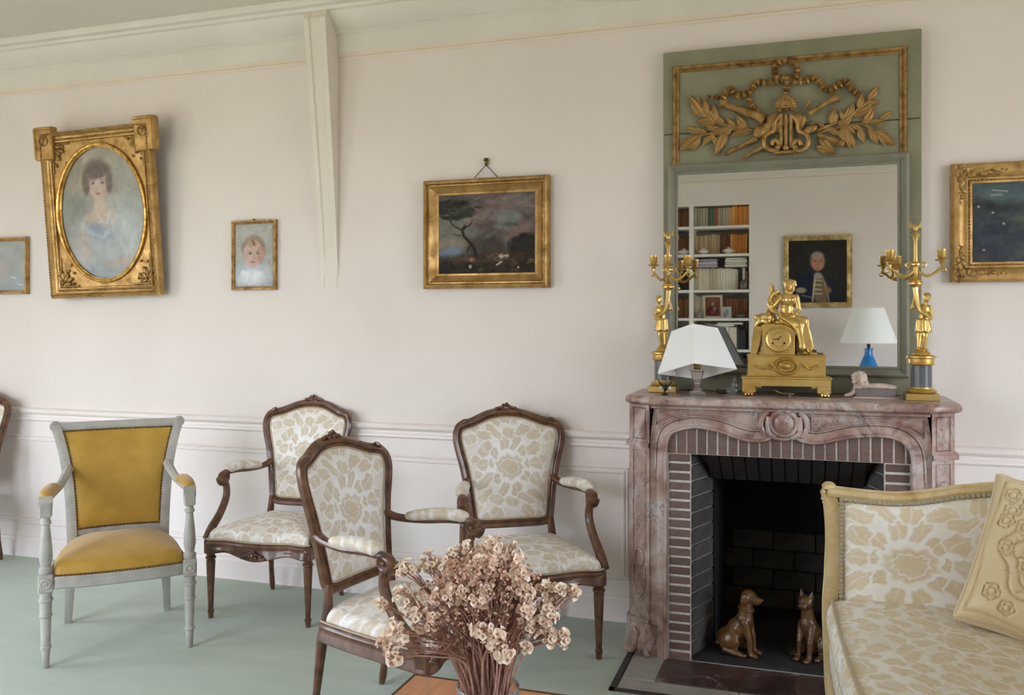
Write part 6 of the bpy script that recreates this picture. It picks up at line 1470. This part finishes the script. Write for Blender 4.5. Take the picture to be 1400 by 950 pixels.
for r, z in ((.237, .452), (.126, .755)): m.tube([(r * math.cos(2 * PI * k / 40), r * math.sin(2 * PI * k / 40), z) for k in range(40)], .0025, 5, closed=True)
for k in range(3): m.tube([(0, 0, .74), (.125 * math.cos(k * 2.1), .125 * math.sin(k * 2.1), .752)], .002, 5)
m.build('shade_wire', simple('shade_wire', 'e5e3dd', .6), T)
# ---------------------------------------------------------------- low table, vase and dried flowers in the foreground
TW = N('orange_veneer'); f = TW.noise(3.5, 5, .6, 1.5, TW.co((9, 1.2, 1))); TW.set(Base_Color=TW.ramp(f, [(.3, 'a85f26'), (.5, 'be7433'), (.7, 'cb8644')]), Roughness=.28, Coat_Weight=.35)
T = thing('low_table', 'low orange veneered table under the vase of dried flowers', 'table', (-.56, -2.29, 0))
MB().span(-.41, .41, -.425, .425, .425, .449, .003).build('tabletop', TW.m, T)
e = MB()
for a in ((-.412, .412, .419, .427), (-.412, .412, -.427, -.419)): e.span(*a, .422, .4505, .001)
for a in ((-.412, -.405, -.42, .42), (.405, .412, -.42, .42)): e.span(*a, .422, .4505, .001)
e.build('edge_banding', simple('dark_banding', '4a2a16', .4), T)
MB().span(-.37, .37, -.385, .385, .36, .424).build('apron', TW.m, T)
for x in (-1, 1):
    for y in (-1, 1): MB().rings([[(x * .365 - w, y * .38 - w, z), (x * .365 + w, y * .38 - w, z), (x * .365 + w, y * .38 + w, z), (x * .365 - w, y * .38 + w, z)] for w, z in ((.014, 0), (.022, .40))]).build('leg', TW.m, T)
k = MB(); rr = random.Random(8)
for i in range(7): x = .155 + .011 * i; k.tube(catmull([(x, .372, .4498), (x + .004, .386, .4503), (x + .002 * (i % 3), .400, .4498)], 3), .0013, 5)
k.tube([(.13 + .016 * math.cos(a), .388 + .012 * math.sin(a), .4499) for a in np.linspace(0, 2 * PI, 16)[:-1]], .0018, 5, closed=True); k.build('inlaid_ornament', simple('dark_inlay', '3b2413', .5), T)
VP = Vector((-.606, -2.303, .4505))
T = thing('glass_vase', 'round clear glass vase holding the dried flowers on the low table', 'vase', VP)
CG = N('clear_glass'); CG.set(Base_Color=(.98, .985, .985, 1), Roughness=.03, Transmission_Weight=.86, IOR=1.45)
pr = [(.045, 0), (.060, .006), (.076, .04), (.083, .085), (.080, .120), (.070, .155), (.062, .178), (.064, .190), (.0625, .192), (.059, .178), (.066, .155), (.076, .120), (.079, .085), (.072, .042), (.056, .012), (.01, .010)]
MB().lathe(pr, 40).build('bowl', CG.m, T, 60)
# dried flowers
BQ = thing('dried_bouquet', 'bouquet of dried peach and brown flowers standing in the glass vase', 'flowers', VP + Vector((0, 0, .02)))
STEM = simple('dry_stem', 'a47a6c', .8, col2='c39a8b', scale=60); BUD = simple('dry_buds', 'd6a994', .85, col2='eac6b0', scale=80)
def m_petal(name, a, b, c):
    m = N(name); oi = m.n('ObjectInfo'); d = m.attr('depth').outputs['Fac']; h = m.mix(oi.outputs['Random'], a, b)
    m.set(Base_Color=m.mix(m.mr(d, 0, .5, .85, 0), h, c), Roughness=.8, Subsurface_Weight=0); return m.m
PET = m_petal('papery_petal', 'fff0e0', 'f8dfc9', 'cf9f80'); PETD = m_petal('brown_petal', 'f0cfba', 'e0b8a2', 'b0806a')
def blossom_mesh(mat, seed, cup=.6):
    rr = random.Random(seed); m = MB(); R = []; dep = []; n = 15
    for i, (r, z) in enumerate(((.10, -.5), (.22, -.15), (.48, .18), (.80, .36), (1.0, .40 + cup * .2))):
        ring = []
        for j in range(n):
            a = 2 * PI * j / n; lob = 1 - .22 * (i / 4) * (.5 + .5 * math.cos(5 * a)) + rr.uniform(-.06, .06) * (i > 2)
            ring.append((r * lob * math.cos(a), r * lob * math.sin(a), z * cup + (.10 * math.cos(5 * a) if i == 4 else 0) + rr.uniform(-.05, .05) * (i > 2))); dep.append(i / 4)
        R.append(ring)
    m.rings(R, True, False, False); o0 = len(m.v); m.v.append((0, 0, -.1)); dep.append(0)
    for j in range(n): m.f.append((j + n, (j + 1) % n + n, o0))
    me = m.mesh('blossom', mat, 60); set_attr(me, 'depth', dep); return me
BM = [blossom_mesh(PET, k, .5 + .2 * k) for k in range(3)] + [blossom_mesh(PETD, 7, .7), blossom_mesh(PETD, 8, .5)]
rf = random.Random(21); CR_, SR_ = Vector((.9487, .3162, 0)), Vector((-.3162, .9487, 0))      # picture right, away from the camera
base = Vector((0, 0, .165))
# main sprays: sideways, depth, height above the vase foot, blossom count, spread, pale share
PXS = [(555, 779, 0, 8, 13, .9), (586, 775, .02, 8, 14, .8), (558, 810, -.03, 8, 16, .8), (524, 824, -.02, 4, 9, 1), (549, 849, -.06, 7, 14, 1), (531, 869, -.05, 5, 10, .9), (544, 882, -.06, 4, 9, .9), (574, 835, -.04, 7, 17, .6),
       (616, 768, .0, 9, 16, .7), (639, 757, .02, 10, 17, .8), (660, 765, -.03, 10, 18, .8), (677, 745, .0, 10, 15, .9), (695, 760, .02, 9, 15, .8), (710, 782, -.02, 10, 14, 1), (716, 805, -.02, 12, 15, 1), (716, 826, -.03, 10, 14, 1), (718, 842, -.03, 4, 8, .9),
       (783, 808, .0, 7, 8, 1), (764, 809, .0, 8, 10, 1), (746, 808, .01, 8, 11, 1), (747, 825, -.01, 10, 12, 1), (748, 843, -.02, 10, 12, 1), (766, 869, -.01, 9, 11, 1), (749, 864, -.02, 9, 12, 1), (726, 851, -.03, 8, 12, 1), (719, 876, -.04, 3, 7, 1),
       (662, 838, -.09, 9, 14, 1), (678, 849, -.09, 9, 13, 1), (690, 869, -.09, 7, 11, 1), (640, 800, -.06, 10, 20, .6), (612, 800, -.05, 9, 20, .5), (665, 800, -.05, 9, 20, .5), (600, 830, -.05, 6, 20, .4), (640, 780, .04, 9, 18, .5), (690, 795, .03, 8, 18, .5), (655, 785, -.02, 9, 18, .6)]
SPR = [((u - 667) * .001475, d, .91 - (v - 436) * .001475, n, r * .001475, p) for u, v, d, n, r, p in PXS]
fuzz = MB(); nb = 0
for (sx_, sd, sz_, cnt, spread, pale) in SPR:
    tip = CR_ * sx_ + SR_ * sd + Vector((0, 0, sz_)); b0 = Vector((rf.uniform(-.03, .03), rf.uniform(-.03, .03), .02)); nk = Vector((0, 0, .215)) + CR_ * (sx_ * .26 + rf.uniform(-.024, .024)) + SR_ * (sd * .3 + rf.uniform(-.03, .03))
    mid = nk.lerp(tip, .55) + Vector((0, 0, .012)) - CR_ * sx_ * .06
    st = MB(); path = catmull([b0, nk, mid, tip], 5); st.tube(path, [.0022 - .0009 * i / len(path) for i in range(len(path))], 5)
    pts = []
    for k in range(cnt):
        d = Vector((rf.gauss(0, 1), rf.gauss(0, 1), rf.gauss(0, .9))); d = d.normalized() * spread * rf.uniform(.35, 1.15); q = tip + d; pts.append((q, d))
        a0 = Vector(path[-1 - rf.randrange(3, 7)]); st.tube([a0, a0.lerp(q, .6) + Vector((rf.uniform(-.006, .006), 0, .004)), q], [.0012, .001, .0009], 4)
    so = st.build('sprig', STEM, BQ, 60)
    for q, d in pts:
        if nb >= 298: break
        n_ = (d.normalized() + Vector((0, -.35, .35)) + (tip - nk).normalized() * .5).normalized()
        mesh = BM[rf.randrange(3)] if rf.random() < pale else BM[3 + rf.randrange(2)]
        s_ = rf.uniform(.0080, .0118) * (1.25 if sx_ < -.13 and sz_ < .33 else 1)
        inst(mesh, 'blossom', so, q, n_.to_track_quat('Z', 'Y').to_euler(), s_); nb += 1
# the haze of fine twigs and buds between the sprays
for k in range(260):
    a = rf.random(); sxx = rf.uniform(-.15, .10); sdd = rf.uniform(-.07, .07); top = .445 - 4.2 * (sxx - .0) ** 2 - rf.uniform(0, .15)
    tip = CR_ * sxx + SR_ * sdd + Vector((0, 0, max(.26, top))); nk = Vector((0, 0, .215)) + CR_ * (sxx * .30 + rf.uniform(-.025, .025)) + SR_ * (sdd * .4); b0 = Vector((rf.uniform(-.035, .035), rf.uniform(-.035, .035), .02))
    P = catmull([b0, nk, nk.lerp(tip, .5) + Vector((0, 0, .012)) - CR_ * sxx * .06, tip], 3); fuzz.tube(P, [.0015] * 4 + [.0011] * 4 + [.0008] * 2, 4, caps=False)
    for j in range(3):
        o = Vector(P[-1 - rf.randrange(1, 4)]); q = o + Vector((rf.uniform(-.03, .03), rf.uniform(-.03, .03), rf.uniform(.0, .035))); fuzz.tube([o, q], [.0008, .0006], 3, caps=False)
stuff(fuzz.build('fine_stems', STEM, BQ, 60))
bz = MB()
for k in range(1500):
    sxx = rf.gauss(-.025, .062); sdd = rf.uniform(-.08, .07); top = .445 - 4.2 * sxx ** 2; z = top - abs(rf.gauss(0, .07))
    if z < .27 or abs(sxx) > .17: continue
    q = CR_ * sxx + SR_ * sdd + Vector((0, 0, z)); r = rf.uniform(.0022, .0046); E3 = Euler((rf.uniform(0, 3), rf.uniform(0, 3), 0)).to_matrix()
    bz.add([q + E3 @ Vector(p) * r for p in ((1, 0, 0), (-.5, .87, 0), (-.5, -.87, 0), (0, 0, 1.6), (0, 0, -1.2))], [(0, 1, 3), (1, 2, 3), (2, 0, 3), (1, 0, 4), (2, 1, 4), (0, 2, 4)])
ex = MB()
for (sx_, sd, sz_, cnt, spread, pale) in SPR:
    for k in range(int(cnt * 3.2)):
        d = Vector((rf.gauss(0, 1), rf.gauss(0, 1), rf.gauss(0, .9))).normalized() * spread * rf.uniform(.2, 1.25); q = CR_ * sx_ + SR_ * sd + Vector((0, 0, sz_)) + d
        n_ = (d.normalized() + Vector((0, -.3, .3))).normalized(); Q = n_.to_track_quat('Z', 'Y').to_matrix(); s_ = rf.uniform(.0055, .0085)
        ex.rings([[q + Q @ Vector((r * lob(j) * math.cos(j * .785), r * lob(j) * math.sin(j * .785), z)) * s_ for j in range(8)] for r, z in ((.12, -.45), (.5, .12), (1, .4)) for lob in (lambda j: 1 - .18 * (j % 2),)], True, False, False)
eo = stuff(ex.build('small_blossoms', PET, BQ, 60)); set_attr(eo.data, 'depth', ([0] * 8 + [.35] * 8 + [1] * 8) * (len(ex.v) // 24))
stuff(bz.build('tiny_buds', BUD, BQ, 60))
